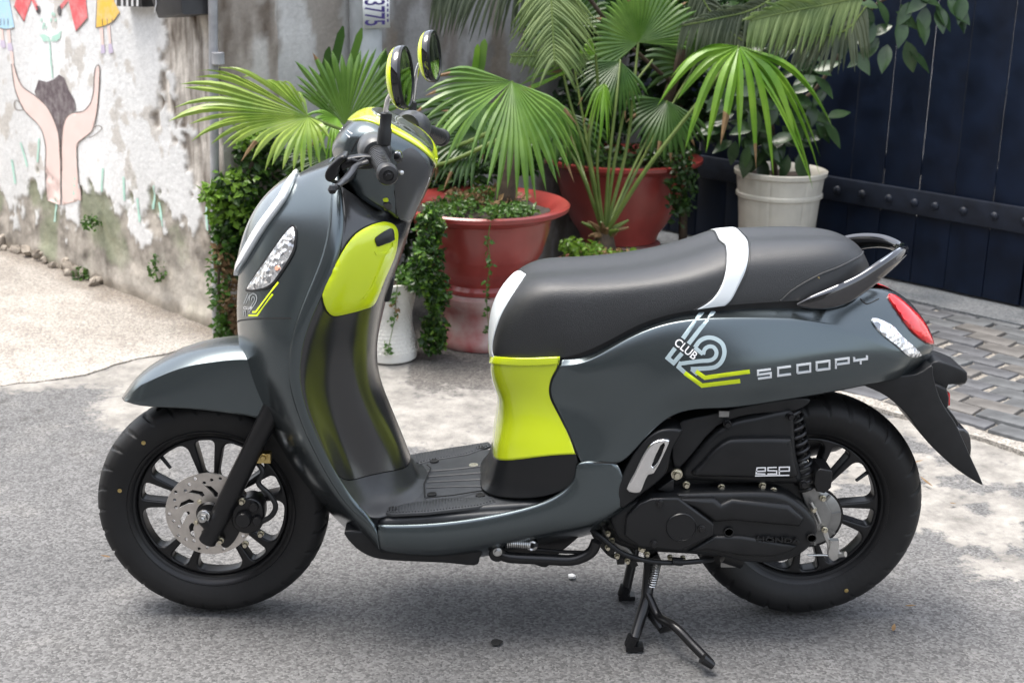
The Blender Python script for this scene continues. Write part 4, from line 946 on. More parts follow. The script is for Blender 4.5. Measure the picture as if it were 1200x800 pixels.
# ================================================================== the place
DV = Vector((.68, -.733, 0)).normalized(); NV = Vector((.733, .68, 0)).normalized()   # along the street front / into the recess
WA = Vector((-.952, 2.028, 0)); GA = Vector((1.634, 2.862, 0)); UZ = Vector((0, 0, 1))
def fnoise(x, y, z=0., o=4): return noise.fractal(Vector((x, y, z)), 1.0, 2.0, o)
def sstep(a, b, x): t = min(1, max(0, (x-a)/(b-a))); return t*t*(3-2*t)
def mixc(a, b, t): return tuple(x+(y-x)*t for x, y in zip(a, b))
def vcol_mat(name, rough, bump, bscale, fine=.25, fscale=60., spec=.3, voro=0., vscale=260., dist=.004):
    m = bpy.data.materials.new(name); m.use_nodes = True; t = m.node_tree; b = t.nodes['Principled BSDF']; b.inputs['Roughness'].default_value = rough; b.inputs['Specular IOR Level'].default_value = spec
    at = t.nodes.new('ShaderNodeAttribute'); at.attribute_name = 'Col'; tc = t.nodes.new('ShaderNodeTexCoord')
    n = t.nodes.new('ShaderNodeTexNoise'); n.inputs['Scale'].default_value = fscale; n.inputs['Detail'].default_value = 8; n.inputs['Roughness'].default_value = .7; t.links.new(tc.outputs['Object'], n.inputs['Vector'])
    mr = t.nodes.new('ShaderNodeMapRange'); t.links.new(n.outputs[0], mr.inputs[0]); mr.inputs[1].default_value = .25; mr.inputs[2].default_value = .75; mr.inputs[3].default_value = 1-fine; mr.inputs[4].default_value = 1+fine
    mx = t.nodes.new('ShaderNodeMix'); mx.data_type = 'RGBA'; mx.blend_type = 'MULTIPLY'; mx.inputs[0].default_value = 1
    t.links.new(at.outputs['Color'], mx.inputs[6]); t.links.new(mr.outputs[0], mx.inputs[7]); last = mx.outputs[2]
    n2 = t.nodes.new('ShaderNodeTexNoise'); n2.inputs['Scale'].default_value = bscale; n2.inputs['Detail'].default_value = 6; n2.inputs['Roughness'].default_value = .65; t.links.new(tc.outputs['Object'], n2.inputs['Vector']); hgt = n2.outputs[0]
    if voro:
        vo = t.nodes.new('ShaderNodeTexVoronoi'); vo.inputs['Scale'].default_value = vscale; t.links.new(tc.outputs['Object'], vo.inputs['Vector'])
        hsv = t.nodes.new('ShaderNodeSeparateColor'); t.links.new(vo.outputs['Color'], hsv.inputs[0])
        m2 = t.nodes.new('ShaderNodeMapRange'); t.links.new(hsv.outputs[0], m2.inputs[0]); m2.inputs[3].default_value = 1-voro; m2.inputs[4].default_value = 1+voro
        mx2 = t.nodes.new('ShaderNodeMix'); mx2.data_type = 'RGBA'; mx2.blend_type = 'MULTIPLY'; mx2.inputs[0].default_value = 1
        t.links.new(last, mx2.inputs[6]); t.links.new(m2.outputs[0], mx2.inputs[7]); last = mx2.outputs[2]
        ad = t.nodes.new('ShaderNodeMath'); ad.operation = 'SUBTRACT'; t.links.new(hgt, ad.inputs[0]); t.links.new(vo.outputs['Distance'], ad.inputs[1]); hgt = ad.outputs[0]
    t.links.new(last, b.inputs['Base Color'])
    bp = t.nodes.new('ShaderNodeBump'); bp.inputs['Strength'].default_value = bump; bp.inputs['Distance'].default_value = dist
    t.links.new(hgt, bp.inputs['Height']); t.links.new(bp.outputs[0], b.inputs['Normal']); MATS[name] = m; return m
vcol_mat('plaster', .85, .7, 60, .16, 55)
vcol_mat('stone', .85, .7, 60, .25, 35)
def ground_mat():
    m = vcol_mat('ground', .80, .45, 700, .14, 40, .4, .46, 185, .0022); t = m.node_tree; b = t.nodes['Principled BSDF']
    src = b.inputs['Base Color'].links[0].from_socket; at = t.nodes.new('ShaderNodeAttribute'); at.attribute_name = 'Kc'; tc = t.nodes.new('ShaderNodeTexCoord')
    n = t.nodes.new('ShaderNodeTexNoise'); n.inputs['Scale'].default_value = 26; n.inputs['Detail'].default_value = 9; n.inputs['Roughness'].default_value = .72; t.links.new(tc.outputs['Object'], n.inputs[0])
    ad = t.nodes.new('ShaderNodeMath'); ad.operation = 'MULTIPLY_ADD'; t.links.new(n.outputs[0], ad.inputs[0]); ad.inputs[1].default_value = 1.5; t.links.new(at.outputs['Fac'], ad.inputs[2])
    mr = t.nodes.new('ShaderNodeMapRange'); t.links.new(ad.outputs[0], mr.inputs[0]); mr.inputs[1].default_value = 1.12; mr.inputs[2].default_value = 1.34
    n2 = t.nodes.new('ShaderNodeTexNoise'); n2.inputs['Scale'].default_value = 9; n2.inputs['Detail'].default_value = 9; n2.inputs['Roughness'].default_value = .75; t.links.new(tc.outputs['Object'], n2.inputs[0])
    r = t.nodes.new('ShaderNodeValToRGB'); t.links.new(n2.outputs[0], r.inputs[0]); e = r.color_ramp.elements; e[0].position = .35; e[1].position = .66; e[0].color = (.135, .128, .118, 1); e[1].color = (.31, .295, .27, 1)
    mx = t.nodes.new('ShaderNodeMix'); mx.data_type = 'RGBA'; t.links.new(mr.outputs[0], mx.inputs[0]); t.links.new(src, mx.inputs[6]); t.links.new(r.outputs[0], mx.inputs[7]); t.links.new(mx.outputs[2], b.inputs['Base Color'])
ground_mat()
def setk(o, fn):
    a = o.data.attributes.new('Kc', 'FLOAT', 'POINT'); a.data.foreach_set('value', [fn(v.co) for v in o.data.vertices])
def setcol(o, fn):
    me = o.data; a = me.color_attributes.new('Col', 'FLOAT_COLOR', 'POINT')
    buf = []
    for v in me.vertices: c = fn(v.co); buf += [c[0], c[1], c[2], 1]
    a.data.foreach_set('color', buf)
# ---- ground: asphalt with worn cement
def spaced(a, b, st, far):
    mid = [a+st*i for i in range(int((b-a)/st)+1)]; return [-far, -60, -20, -8, a-1.5, a-.5]+mid+[b+.5, b+1.5, 8, 20, 60, far]
xs = spaced(-2.6, 2.6, .022, 300); ys = spaced(-.9, 3.8, .022, 300)
def gz(x, y):
    if abs(x) > 3.2 or y > 4.2 or y < -1.5: return -.004
    return -.004+.0035*fnoise(x*2.1, y*2.1)+.0016*fnoise(x*14, y*14, 3)*1
gv = [(x, y, gz(x, y)) for y in ys for x in xs]; nx = len(xs)
gf = [(j*nx+i, j*nx+i+1, (j+1)*nx+i+1, (j+1)*nx+i) for j in range(len(ys)-1) for i in range(nx-1)]
ground = MB().add(gv, gf).build('road', 'ground', None, 60, fix=False); tag(ground, kind='structure')
edge = [(-300, 470), (60, 470), (200, 486), (300, 505), (420, 545), (520, 552), (640, 556), (760, 575), (900, 585), (1000, 582), (1060, 640), (1140, 680), (1200, 720), (1500, 800)]
def edgey(px):
    for (a, b), (c, d) in zip(edge, edge[1:]):
        if px <= c: return b+(d-b)*(px-a)/(c-a)
    return 800
ASP, CEM, DUST = (.105, .104, .104), (.24, .228, .208), (.17, .165, .158)
def gcol(c):
    if c.y > 12 or c.y < -1.4 or abs(c.x) > 6: return ASP
    n1 = fnoise(c.x*3.1, c.y*3.1, 1.7, 6); n2 = fnoise(c.x*9, c.y*9, 4.1, 5); px, py = proj(Vector((c.x, c.y, 0)))
    col = mixc(ASP, DUST, sstep(.10, .5, n2*.6+n1*.5)*.35)
    s = sstep(.15, .45, fnoise(c.x*1.7+9, c.y*1.7, 8.2, 4)); col = mixc(col, (.078, .078, .079), s*.5)
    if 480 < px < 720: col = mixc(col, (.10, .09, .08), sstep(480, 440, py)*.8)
    cr_ = abs(fnoise(c.x*1.3+3, c.y*1.3, 5.7, 5)); col = mixc(col, (.045, .043, .04), sstep(.008, .0, cr_)*.7*sstep(660, 580, py))
    return col
def gk(c):                                         # how much worn cement lies over the asphalt
    if c.y > 12 or c.y < -1.4 or abs(c.x) > 6: return 0
    n1 = fnoise(c.x*3.1, c.y*3.1, 1.7, 6); px, py = proj(Vector((c.x, c.y, 0)))
    k = sstep(-16, 30, edgey(px)-py+n1*44)
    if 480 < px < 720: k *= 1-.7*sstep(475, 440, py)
    if px > 940: k *= 1-.75*sstep(-.02, .16, n1*.9+.4*fnoise(c.x*7, c.y*7, 3.3, 4))
    return k*.62+.08
setk(ground, gk)
setcol(ground, gcol)
# ---- concrete apron in front of the painted wall
def ragged(pts, amp, n=7, seed=0.):
    q = []; m = len(pts)
    for i in range(m):
        a, b = Vector(pts[i]), Vector(pts[(i+1) % m]); L = (b-a).length; k = max(1, int(L/.04))
        for j in range(k):
            p = a.lerp(b, j/k); e = (b-a).normalized(); q.append(p+Vector((-e.y, e.x))*amp*fnoise(p.x*6+seed, p.y*6, seed, 5))
    return q
def slab(name, world2, z, amp, colfn, seed=0., step=.05, kc=0.):
    L = ragged(world2, amp, seed=seed); Lt = [(p.x, p.y) for p in L]
    X = [p[0] for p in Lt]; Y = [p[1] for p in Lt]; ex = []; y = min(Y)
    while y < max(Y):
        x = min(X)
        while x < max(X):
            if inpoly(x, y, Lt): ex.append((x, y))
            x += step
        y += step
    v, t = tri2d(Lt, (), ex); n = len(v); bset = {}
    mb = MB(); mb.add([Vector((p.x, p.y, z+.003*fnoise(p.x*4, p.y*4, seed))) for p in v]+[Vector((p.x, p.y, -.03)) for p in v], t+[tuple(i+n for i in reversed(f)) for f in t])
    e = {}
    for f in t:
        for a, b in zip(f, f[1:]+f[:1]): e[(a, b)] = 1
    for a, b in e:
        if (b, a) not in e: mb.f.append((b, a, a+n, b+n)); mb.m.append(0)
    o = mb.build(name, 'ground', None, 40); tag(o, kind='structure'); setcol(o, colfn); setk(o, lambda c: kc); return o
def apcol(c):
    n1 = fnoise(c.x*2.3, c.y*2.3, 5.5, 5); n2 = fnoise(c.x*8, c.y*8, 1.1, 5)
    col = mixc((.25, .23, .205), (.335, .31, .28), .5+n1*.8); col = mixc(col, (.19, .17, .15), sstep(.1, .5, n2)*.6)
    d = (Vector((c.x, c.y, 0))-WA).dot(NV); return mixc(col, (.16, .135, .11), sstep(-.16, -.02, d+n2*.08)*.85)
def g2(px, py): p = G(px, py); return (p.x, p.y)
ap = [g2(8, 452), g2(101, 439), g2(150, 425), g2(195, 414), g2(240, 400), g2(276, 393)]
back = WA-DV*6.5
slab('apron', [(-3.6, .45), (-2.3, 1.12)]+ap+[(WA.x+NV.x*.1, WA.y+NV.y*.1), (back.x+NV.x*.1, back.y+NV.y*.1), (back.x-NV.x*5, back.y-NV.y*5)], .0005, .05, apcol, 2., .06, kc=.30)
def pcol(c):
    n1 = fnoise(c.x*4, c.y*4, 7.5, 5); return mixc(mixc((.22, .205, .19), (.31, .29, .265), .5+n1), (.13, .128, .125), sstep(.15, .5, fnoise(c.x*11, c.y*11, 3, 4))*.6)
# ---- paving in front of the gate
def S2(s, n): p = WA+DV*s+NV*n; return p
e0 = G(1018, 474); en = (e0-WA).dot(NV); gn = (GA-WA).dot(NV)
pvm = slab('pavement', [(S2(s, n).x, S2(s, n).y) for s, n in ((.2, en+.02), (4.6, en+.02), (4.6, gn+.3), (.2, gn+.3))], .004, .0, lambda c: mixc((.16, .145, .125), (.27, .25, .22), sstep(-.3, .4, fnoise(c.x*7, c.y*7, 2, 4))), 3., .12)
ORG[pvm.name] = Vector((0, 0, 0))
mat('brick_dark', (.07, .072, .078), .62, var=.35, vscale=18, bump=.5, bscale=90, rvar=.15)
mat('brick_grey', (.098, .093, .088), .66, var=.35, vscale=15, bump=.5, bscale=80, rvar=.12)
mat('brick_blue', (.078, .082, .086), .6, var=.3, vscale=22, bump=.4, bscale=100, rvar=.15)
rng = random.Random(4)
BL, BW = .175, .084; brick_me = []
for k in range(9):
    L = [Vector((x, y)) for x, y in ((-BL/2, -BW/2), (0, -BW/2), (BL/2, -BW/2), (BL/2, BW/2), (0, BW/2), (-BL/2, BW/2))]
    L = [p*(.945)+Vector((rng.uniform(-.004, .004), rng.uniform(-.004, .004))) for p in L]
    mb = MB(); t = .016+rng.uniform(-.003, .004); tl = rng.uniform(-.02, .02); plate2(mb, L, [], lambda u, v, d: Vector((u, v, d+(tl*v if d > 0 else 0))), t, -.02, .004, 2)
    o = mb.build('brick', ('brick_dark', 'brick_grey', 'brick_blue')[k % 3]); brick_me.append(o.data); bpy.data.objects.remove(o)
row = 0; n_ = en+.04+BW/2; nb = 0; ang = math.atan2(DV.y, DV.x)
while n_ < gn-.2:
    s = .3+(BL*.5 if row % 2 else 0)
    while s < 4.0:
        p = S2(s, n_); q = proj(Vector((p.x, p.y, .01)))
        if 900 < q[0] < 1420 and 250 < q[1] < 640 and nb < 300:
            o = bpy.data.objects.new('brick', rng.choice(brick_me)); link(o, pvm); o.location = (p.x, p.y, rng.uniform(-.003, .003)); o.rotation_euler = (rng.uniform(-.015, .015), rng.uniform(-.015, .015), ang+rng.uniform(-.045, .045)); o.scale = (rng.uniform(.88, 1.03), rng.uniform(.9, 1.03), rng.uniform(.6, .95)); nb += 1
        s += BL
    n_ += BW; row += 1
# kerb line of cement along the paving
slab('kerb_strip', [(S2(s, n).x, S2(s, n).y) for s, n in ((.9, en-.03), (4.6, en-.03), (4.6, en+.03), (.9, en+.03))], .010, .022, lambda c: mixc((.22, .205, .185), (.30, .28, .25), .5+fnoise(c.x*9, c.y*9)), 8., .04)
slab('threshold', [(S2(s, n).x, S2(s, n).y) for s, n in ((-.2, gn-.22), (4.6, gn-.22), (4.6, gn+.2), (-.2, gn+.2))], .02, .006, lambda c: mixc((.075, .082, .09), (.13, .135, .14), .5+fnoise(c.x*6, c.y*6)), 9., .06)
# ---- painted wall
def local_obj(o, p0, ang): o.location = p0; o.rotation_euler = (0, 0, ang); ORG[o.name] = Vector((0, 0, 0)); return o
WANG = math.atan2(DV.y, DV.x)
def wl(px, py):
    p = onplane(px, py, WA, NV); r = p-WA; return Vector((r.dot(DV), r.z))
def wpx(s, z): return proj(WA+DV*s+UZ*z)
pl_line = [(-400, 205), (0, 215), (94, 236), (109, 221), (172, 244), (210, 229), (222, 190), (226, 60), (190, 20), (184, -60), (184, -400)]
def stain(s, z):
    px, py = wpx(s, z); n1 = fnoise(s*4, z*4, 3.3, 6); n2 = fnoise(s*13, z*13, 1.2, 5)
    yl = 215 if px < 0 else (215+px*.22 if px < 94 else (222+(px-109)*.3 if px < 172 else 236))
    n3_ = fnoise(s*34, z*34, 9.2, 3); low = sstep(-4, 9, py-yl+n1*46+n2*24+n3_*10-8)
    right = sstep(-3, 5, px-(224 if py > 150 else 208-(150-py)*.05)+n1*30+n2*18+n3_*6)
    mid = sstep(-10, 40, px-190+n1*50)*sstep(170, 110, py)
    return low, right, mid, n1, n2, px, py
def wdisp(s, z):
    low, right, mid, n1, n2, px, py = stain(s, z); k = max(low, right)
    return -.006*(1-k) + .004*n1*(.3+k) + .006*k*n2 - .0012*n2 - (.02*sstep(.10, .02, z)*(.6+n1))
def wcol(s, z):
    low, right, mid, n1, n2, px, py = stain(s, z); n3 = fnoise(s*2, z*.7, 6, 5); n4 = fnoise(s*30, z*5, 2, 4)
    c = mixc((.60, .60, .59), (.72, .72, .71), .5+n3*1.2); c = mixc(c, (.42, .375, .32), sstep(.34, .46, n1*.9+n2*.5)*.6)
    c = mixc(c, (.40, .39, .375), mid*(.35+.5*max(0, n4)+.2))
    c = mixc(c, mixc((.20, .17, .14), (.46, .42, .37), .5+n4*1.5+.5*n2), right*.92)
    lc = mixc((.17, .145, .115), (.36, .32, .27), .5+n2*1.4); lc = mixc(lc, (.17, .20, .10), sstep(-.15, .3, n1+.3*n3)*.7)
    lc = mixc(lc, (.50, .46, .40), sstep(285, 330, py+n1*30)*sstep(120, 160, px)*.75)
    c = mixc(c, lc, low*.9)
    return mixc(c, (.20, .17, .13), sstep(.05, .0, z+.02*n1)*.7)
ss_ = [-7, -5, -3.6, -3]+[-2.6+.0085*i for i in range(307)]; zz = [-.05]+[.0085*i for i in range(201)]+[1.8, 1.95]
ns, nz = len(ss_), len(zz); v = [(s, wdisp(s, max(z, 0)), z) for z in zz for s in ss_]
f = [(j*ns+i, j*ns+i+1, (j+1)*ns+i+1, (j+1)*ns+i) for j in range(nz-1) for i in range(ns-1)]
k = len(v); v += [(ss_[0], .22, z) for z in (-.05, 1.95)]+[(0, .22, z) for z in (-.05, 1.95)]
top = (nz-1)*ns
f += [tuple([k+1]+[top+i for i in range(ns)][::1]+[k+3])[::-1], tuple([k+2, k+3]+[j*ns+ns-1 for j in range(nz-1, -1, -1)]), (k, k+1, k+3, k+2)]
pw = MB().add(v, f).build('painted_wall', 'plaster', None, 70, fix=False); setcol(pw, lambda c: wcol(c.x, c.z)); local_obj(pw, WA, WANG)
tag(pw, 'weathered white plaster wall with a painted mural of children and hands', 'wall')
rng = random.Random(11)
def lump(c, r, seed, sq=.7):
    bm = bmesh.new(); bmesh.ops.create_icosphere(bm, subdivisions=2, radius=r)
    vs = [Vector((q.co.x, q.co.y, q.co.z*sq))*(1+.35*noise.noise(q.co*(1.6/r)+Vector((seed, 0, 0))))+Vector(c) for q in bm.verts]; fs = [tuple(x.index for x in q.verts) for q in bm.faces]; bm.free(); return vs, fs
stone_me = []
for i in range(6):
    o = MB().add(*lump((0, 0, 0), .03, i*7.1)).build('stone', 'stone', None, 30); setcol(o, lambda c: mixc((.20, .17, .14), (.36, .32, .27), .5+fnoise(c.x*30+i, c.y*30, c.z*30))); stone_me.append(o.data); bpy.data.objects.remove(o)
for i in range(60):
    s = -2.6+1.7*rng.random()**1.3; o = bpy.data.objects.new('stone', rng.choice(stone_me)); link(o, pw); o.location = (s, -.005-abs(rng.gauss(0, .022)), .004+.03*rng.random()**2); sc = rng.uniform(.25, 1.15)*(1 if s < -.7 else .6); o.scale = (sc, sc, sc*.8); o.rotation_euler = (rng.random()*6, rng.random()*6, rng.random()*6)
# mural
def paint(name, rgb, wear=.5):
    m = bpy.data.materials.new(name); m.use_nodes = True; t = m.node_tree; b = t.nodes['Principled BSDF']; b.inputs['Roughness'].default_value = .8
    tc = t.nodes.new('ShaderNodeTexCoord'); n = t.nodes.new('ShaderNodeTexNoise'); n.inputs['Scale'].default_value = 22; n.inputs['Detail'].default_value = 8; n.inputs['Roughness'].default_value = .7; t.links.new(tc.outputs['Object'], n.inputs[0])
    r = t.nodes.new('ShaderNodeValToRGB'); t.links.new(n.outputs[0], r.inputs[0]); e = r.color_ramp.elements; c = lin(rgb); e[0].position = .45; e[1].position = .8; e[0].color = (*c, 1); e[1].color = (*mixc(c, (.62, .6, .57), wear), 1)
    t.links.new(r.outputs[0], b.inputs['Base Color']); MATS[name] = m
for nm, rgb in (('m_blue', (168, 206, 228)), ('m_red', (214, 92, 96)), ('m_yel', (232, 186, 70)), ('m_pink', (226, 200, 192)), ('m_dark', (92, 80, 84)), ('m_black', (52, 50, 52)), ('m_teal', (168, 208, 192)), ('m_lav', (190, 178, 200)), ('m_line', (96, 84, 78)), ('m_pgreen', (190, 206, 178))): paint(nm, rgb)
def mural(name, m, polys, lift=.0012):
    mb = MB()
    for pl in polys:
        L = [wl(*p) for p in pl]; Lt = [(p.x, p.y) for p in L]; X = [p[0] for p in Lt]; Y = [p[1] for p in Lt]; ex = []; y = min(Y)+.006
        while y < max(Y):
            x = min(X)+.006
            while x < max(X):
                if inpoly(x, y, Lt): ex.append((x, y))
                x += .014
            y += .014
        vv, t = tri2d(Lt, (), ex); mb.add([Vector((p.x, wdisp(p.x, p.y)-lift-.0012, p.y)) for p in vv], t)
    o = mb.build(name, m, pw, 70); o.data.update(); return o
def c4(*pts): return [(x/4, y/4) for x, y in pts]
def ln(pts, wd=1.3): return stroke(cr([Vector(p) for p in pts], 5), wd)
armL = c4((55, 235), (70, 245), (72, 300), (95, 370), (120, 410), (180, 452), (230, 500), (262, 560), (282, 620), (290, 690), (294, 800), (292, 960), (222, 940), (222, 800), (224, 700), (215, 640), (190, 585), (125, 520), (95, 460), (75, 400), (62, 300))
armR = c4((300, 960), (300, 800), (298, 690), (304, 600), (320, 550), (345, 530), (400, 520), (435, 480), (448, 420), (454, 330), (468, 305), (476, 330), (470, 470), (458, 560), (440, 615), (380, 665), (370, 700), (374, 800), (384, 940))
mural('mural_arm', 'm_pink', [armL]); mural('mural_arm', 'm_pink', [armR])
mural('mural_soil', 'm_dark', [c4((172, 430), (190, 375), (230, 385), (262, 372), (285, 350), (310, 365), (330, 420), (358, 470), (365, 515), (340, 530), (318, 550), (303, 600), (298, 690), (290, 690), (280, 620), (262, 560), (228, 498), (178, 450))])
mural('mural_outline', 'm_line', [ln(c4((62, 300), (75, 400), (95, 460), (125, 520), (190, 585), (215, 640), (224, 700), (222, 800), (222, 940)), 1), ln(c4((72, 300), (95, 370), (120, 410), (180, 452), (230, 500), (262, 560), (282, 620), (290, 690), (294, 800), (292, 960)), 1), ln(c4((300, 800), (298, 690), (304, 600), (320, 550), (345, 530), (400, 520), (435, 480), (448, 420), (454, 330), (468, 305), (476, 330), (470, 470), (458, 560), (440, 615), (380, 665), (370, 700), (374, 800), (384, 940)), 1), ln(c4((122, 515), (90, 515), (76, 490), (85, 470), (105, 485), (125, 520)), .9), ln(c4((445, 600), (470, 588), (488, 602), (450, 635), (425, 645)), .9)], .0022)
mural('mural_dress', 'm_blue', [c4((-60, 0), (-60, -60), (40, -60), (55, 20), (76, 130), (40, 138), (0, 130), (-40, 120))])
mural('mural_dress', 'm_yel', [c4((470, -60), (530, -60), (545, 10), (572, 60), (540, 100), (500, 122), (460, 132), (464, 20))])
mural('mural_dress', 'm_red', [c4((75, 30), (100, -60), (160, -40), (152, 10), (122, 102))]); mural('mural_dress', 'm_red', [c4((318, -60), (412, -60), (412, 0), (421, 85), (366, 150), (345, 70))])
mural('mural_sleeve', 'm_red', [c4((160, -20), (192, 40), (180, 50), (155, 0)), c4((290, 25), (320, -10), (330, 5), (297, 45))])
mural('mural_glove', 'm_black', [c4((180, 28), (194, 30), (198, 55), (190, 70), (178, 55)), c4((280, 30), (292, 28), (296, 50), (293, 75), (281, 70), (277, 50))])
mural('mural_leg', 'm_pink', [c4((5, 130), (22, 130), (28, 190), (14, 190)), c4((40, 134), (55, 132), (60, 200), (46, 205)), c4((475, 132), (492, 128), (496, 210), (486, 212)), c4((510, 122), (524, 118), (530, 205), (520, 205))])
mural('mural_shoe', 'm_lav', [c4((12, 188), (30, 188), (36, 222), (20, 228), (10, 215)), c4((44, 200), (60, 200), (70, 230), (62, 246), (46, 235)), c4((484, 210), (498, 210), (502, 248), (482, 252)), c4((518, 206), (532, 205), (540, 248), (518, 252))])
mural('mural_sprout', 'm_teal', [c4((195, 165), (215, 160), (240, 175), (245, 195), (215, 195)), c4((248, 195), (255, 170), (280, 160), (296, 142), (290, 180), (275, 194)), stroke(c4((241, 190), (248, 280), (256, 365)), 1.5), ] + [c4((x, y), (x+7, y+4), (x+4, y+18), (x-4, y+14)) for x, y in ((200, 85), (212, 105), (222, 120), (245, 85), (262, 60), (268, 85), (252, 55), (208, 120))])
mural('mural_outline', 'm_line', [ln(c4((76, 130), (40, 138), (0, 130)), 1), ln(c4((460, 132), (500, 122), (540, 100), (572, 60)), .9), ln(c4((464, 0), (460, 132)), .7), ln(c4((122, 102), (75, 30)), .9), ln(c4((366, 150), (421, 85)), .9), ln(c4((290, 540), (292, 700), (296, 800)), .7)]+[stroke(c4((x, 88), (x+1, 120)), .6) for x in (12, 28, 46, 490, 512, 535)], .0024)
mural('mural_grass', 'm_teal', [ln([(x, y), (x+dx, y-28)], 2.2) for x, y, dx in ((34, 195, -8), (46, 190, 2), (88, 235, 2), (148, 235, -1), (166, 260, -3), (121, 225, 2), (192, 265, -6), (180, 245, 2), (20, 215, -4), (64, 260, 3), (245, 270, -2))])
ez = [.02*i for i in range(97)]; ey = [-.004, .02]+[.02*i for i in range(2, 12)]+[.232]; m_ = len(ey)
we = MB().add([(.006+.005*fnoise(y*20, z*9, 3.1, 5)+.003*fnoise(y*60, z*60, 1, 3), y, z) for z in ez for y in ey], [(j*m_+i, j*m_+i+1, (j+1)*m_+i+1, (j+1)*m_+i) for j in range(len(ez)-1) for i in range(m_-1)]).build('wall_end', 'plaster', pw, 70, fix=False)
setcol(we, lambda c: mixc(mixc((.16, .13, .105), (.34, .30, .26), .5+1.3*fnoise(c.y*18, c.z*6, 4, 6)), (.50, .48, .45), sstep(.1, .3, fnoise(c.y*9+3, c.z*2.2, 8, 5))*.8))
# rough return of the wall beside the pipe is the wall's own end face; grey pipe fixed to it
q0, q1 = wl(264, -60), wl(262, 395); MBp = MB().tube([WA+DV*q0.x-NV*.028+UZ*max(q0.y, 1.85), WA+DV*q1.x-NV*.028+UZ*-.01], .0155, 14)
mat('pipe_grey', (.30, .30, .31), .55, .0, var=.35, vscale=12, bump=.2, bscale=60); mat('pvc', (.40, .42, .43), .5, var=.2, vscale=14)
pp = MBp.build('drain_pipe', 'pipe_grey'); tag(pp, 'slim grey pipe running down the end of the painted wall', 'pipe')
p = wl(264, 68); MB().lathe([(.019, -.02), (.021, -.018), (.021, .018), (.019, .02)], WA+DV*p.x-NV*.028+UZ*p.y, (0, 0, 1), 16).build('pipe_joint', 'pipe_grey', pp)
mat('box_black', (.02, .02, .022), .5, var=.3, vscale=20); mat('cloth_stripe', (.6, .6, .6), .8)
a, b, c, d = wl(192, -70), wl(222, -70), wl(240, 17), wl(203, 20)
mb = MB(); plate2(mb, [a, b, wl(246, -70), wl(254, 16), wl(224, 20)], [], lambda u, v, w_: WA+DV*u+UZ*v+NV*w_, -.13, -.004, .008, 2); bx = mb.build('wall_box', 'box_black', None, 30); tag(bx, 'black plastic box hanging on the wall beside the grey pipe', 'box')
mb = MB(); u0 = wl(222, 10); mb.tube([WA+DV*u0.x-NV*.132+UZ*(u0.y+.35), WA+DV*(u0.x+.012)-NV*.133+UZ*(u0.y+.02), WA+DV*(u0.x-.004)-NV*.133+UZ*(u0.y-.01)], .0016, 6); mb.build('cord', 'decal_white', bx)
mb = MB(); plate2(mb, [wl(152, -60), wl(184, -60), wl(184, 8), wl(154, 7)], [], lambda u, v, w_: WA+DV*u+UZ*v+NV*w_, -.06, -.003, .004, 2); bs = mb.build('striped_bag', 'box_black', None, 30); tag(bs, 'black and white striped cloth bag hung high on the mural wall', 'bag')
for px in (160, 166, 172, 178):
    mb = MB(); plate2(mb, [wl(px, -60), wl(px+2.4, -60), wl(px+2.4, 7), wl(px, 7)], [], lambda u, v, w_: WA+DV*u+UZ*v+NV*w_, -.0615, -.055); mb.build('stripe', 'cloth_stripe', bs, 0)
# ---- grey side wall of the recess
SN = DV                                         # its face looks along +DV
SA = WA+NV*.23
def bl_(px, py): p = onplane(px, py, SA, SN); r = p-SA; return Vector((r.dot(NV), r.z))
LB = min((GA-SA).dot(NV)-.1, bl_(752, 120).x)
nn_ = [LB*i/110 for i in range(111)]; zz = [-.05]+[.02*i for i in range(96)]+[1.95]
nb_ = len(nn_)
def bdisp(n, z): return .004*fnoise(n*3, z*3, 2.2, 5)+.0015*fnoise(n*16, z*16, 7, 4)
v = [SA+NV*n+SN*bdisp(n, z)+UZ*z for z in zz for n in nn_]; f = [(j*nb_+i, j*nb_+i+1, (j+1)*nb_+i+1, (j+1)*nb_+i) for j in range(len(zz)-1) for i in range(nb_-1)]
k = len(v); v += [SA+NV*0-SN*.2+UZ*-.05, SA-SN*.2+UZ*1.95, SA+NV*LB-SN*.2+UZ*-.05, SA+NV*LB-SN*.2+UZ*1.95]
t_ = (len(zz)-1)*nb_; f += [tuple([k+1]+[t_+i for i in range(nb_)]+[k+3]), (k, k+2, k+3, k+1)]
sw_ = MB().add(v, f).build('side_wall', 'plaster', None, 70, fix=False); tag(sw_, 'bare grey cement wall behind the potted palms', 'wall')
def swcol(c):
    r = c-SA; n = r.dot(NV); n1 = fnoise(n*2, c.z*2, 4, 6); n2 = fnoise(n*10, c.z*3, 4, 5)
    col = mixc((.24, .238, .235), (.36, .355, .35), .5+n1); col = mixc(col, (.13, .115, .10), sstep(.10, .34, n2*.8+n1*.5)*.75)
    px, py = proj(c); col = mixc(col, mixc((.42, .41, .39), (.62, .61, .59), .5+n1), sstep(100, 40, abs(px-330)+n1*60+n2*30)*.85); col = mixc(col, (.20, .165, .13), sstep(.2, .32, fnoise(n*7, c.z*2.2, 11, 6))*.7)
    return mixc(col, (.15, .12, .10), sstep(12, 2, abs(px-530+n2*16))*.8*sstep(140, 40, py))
setcol(sw_, swcol)
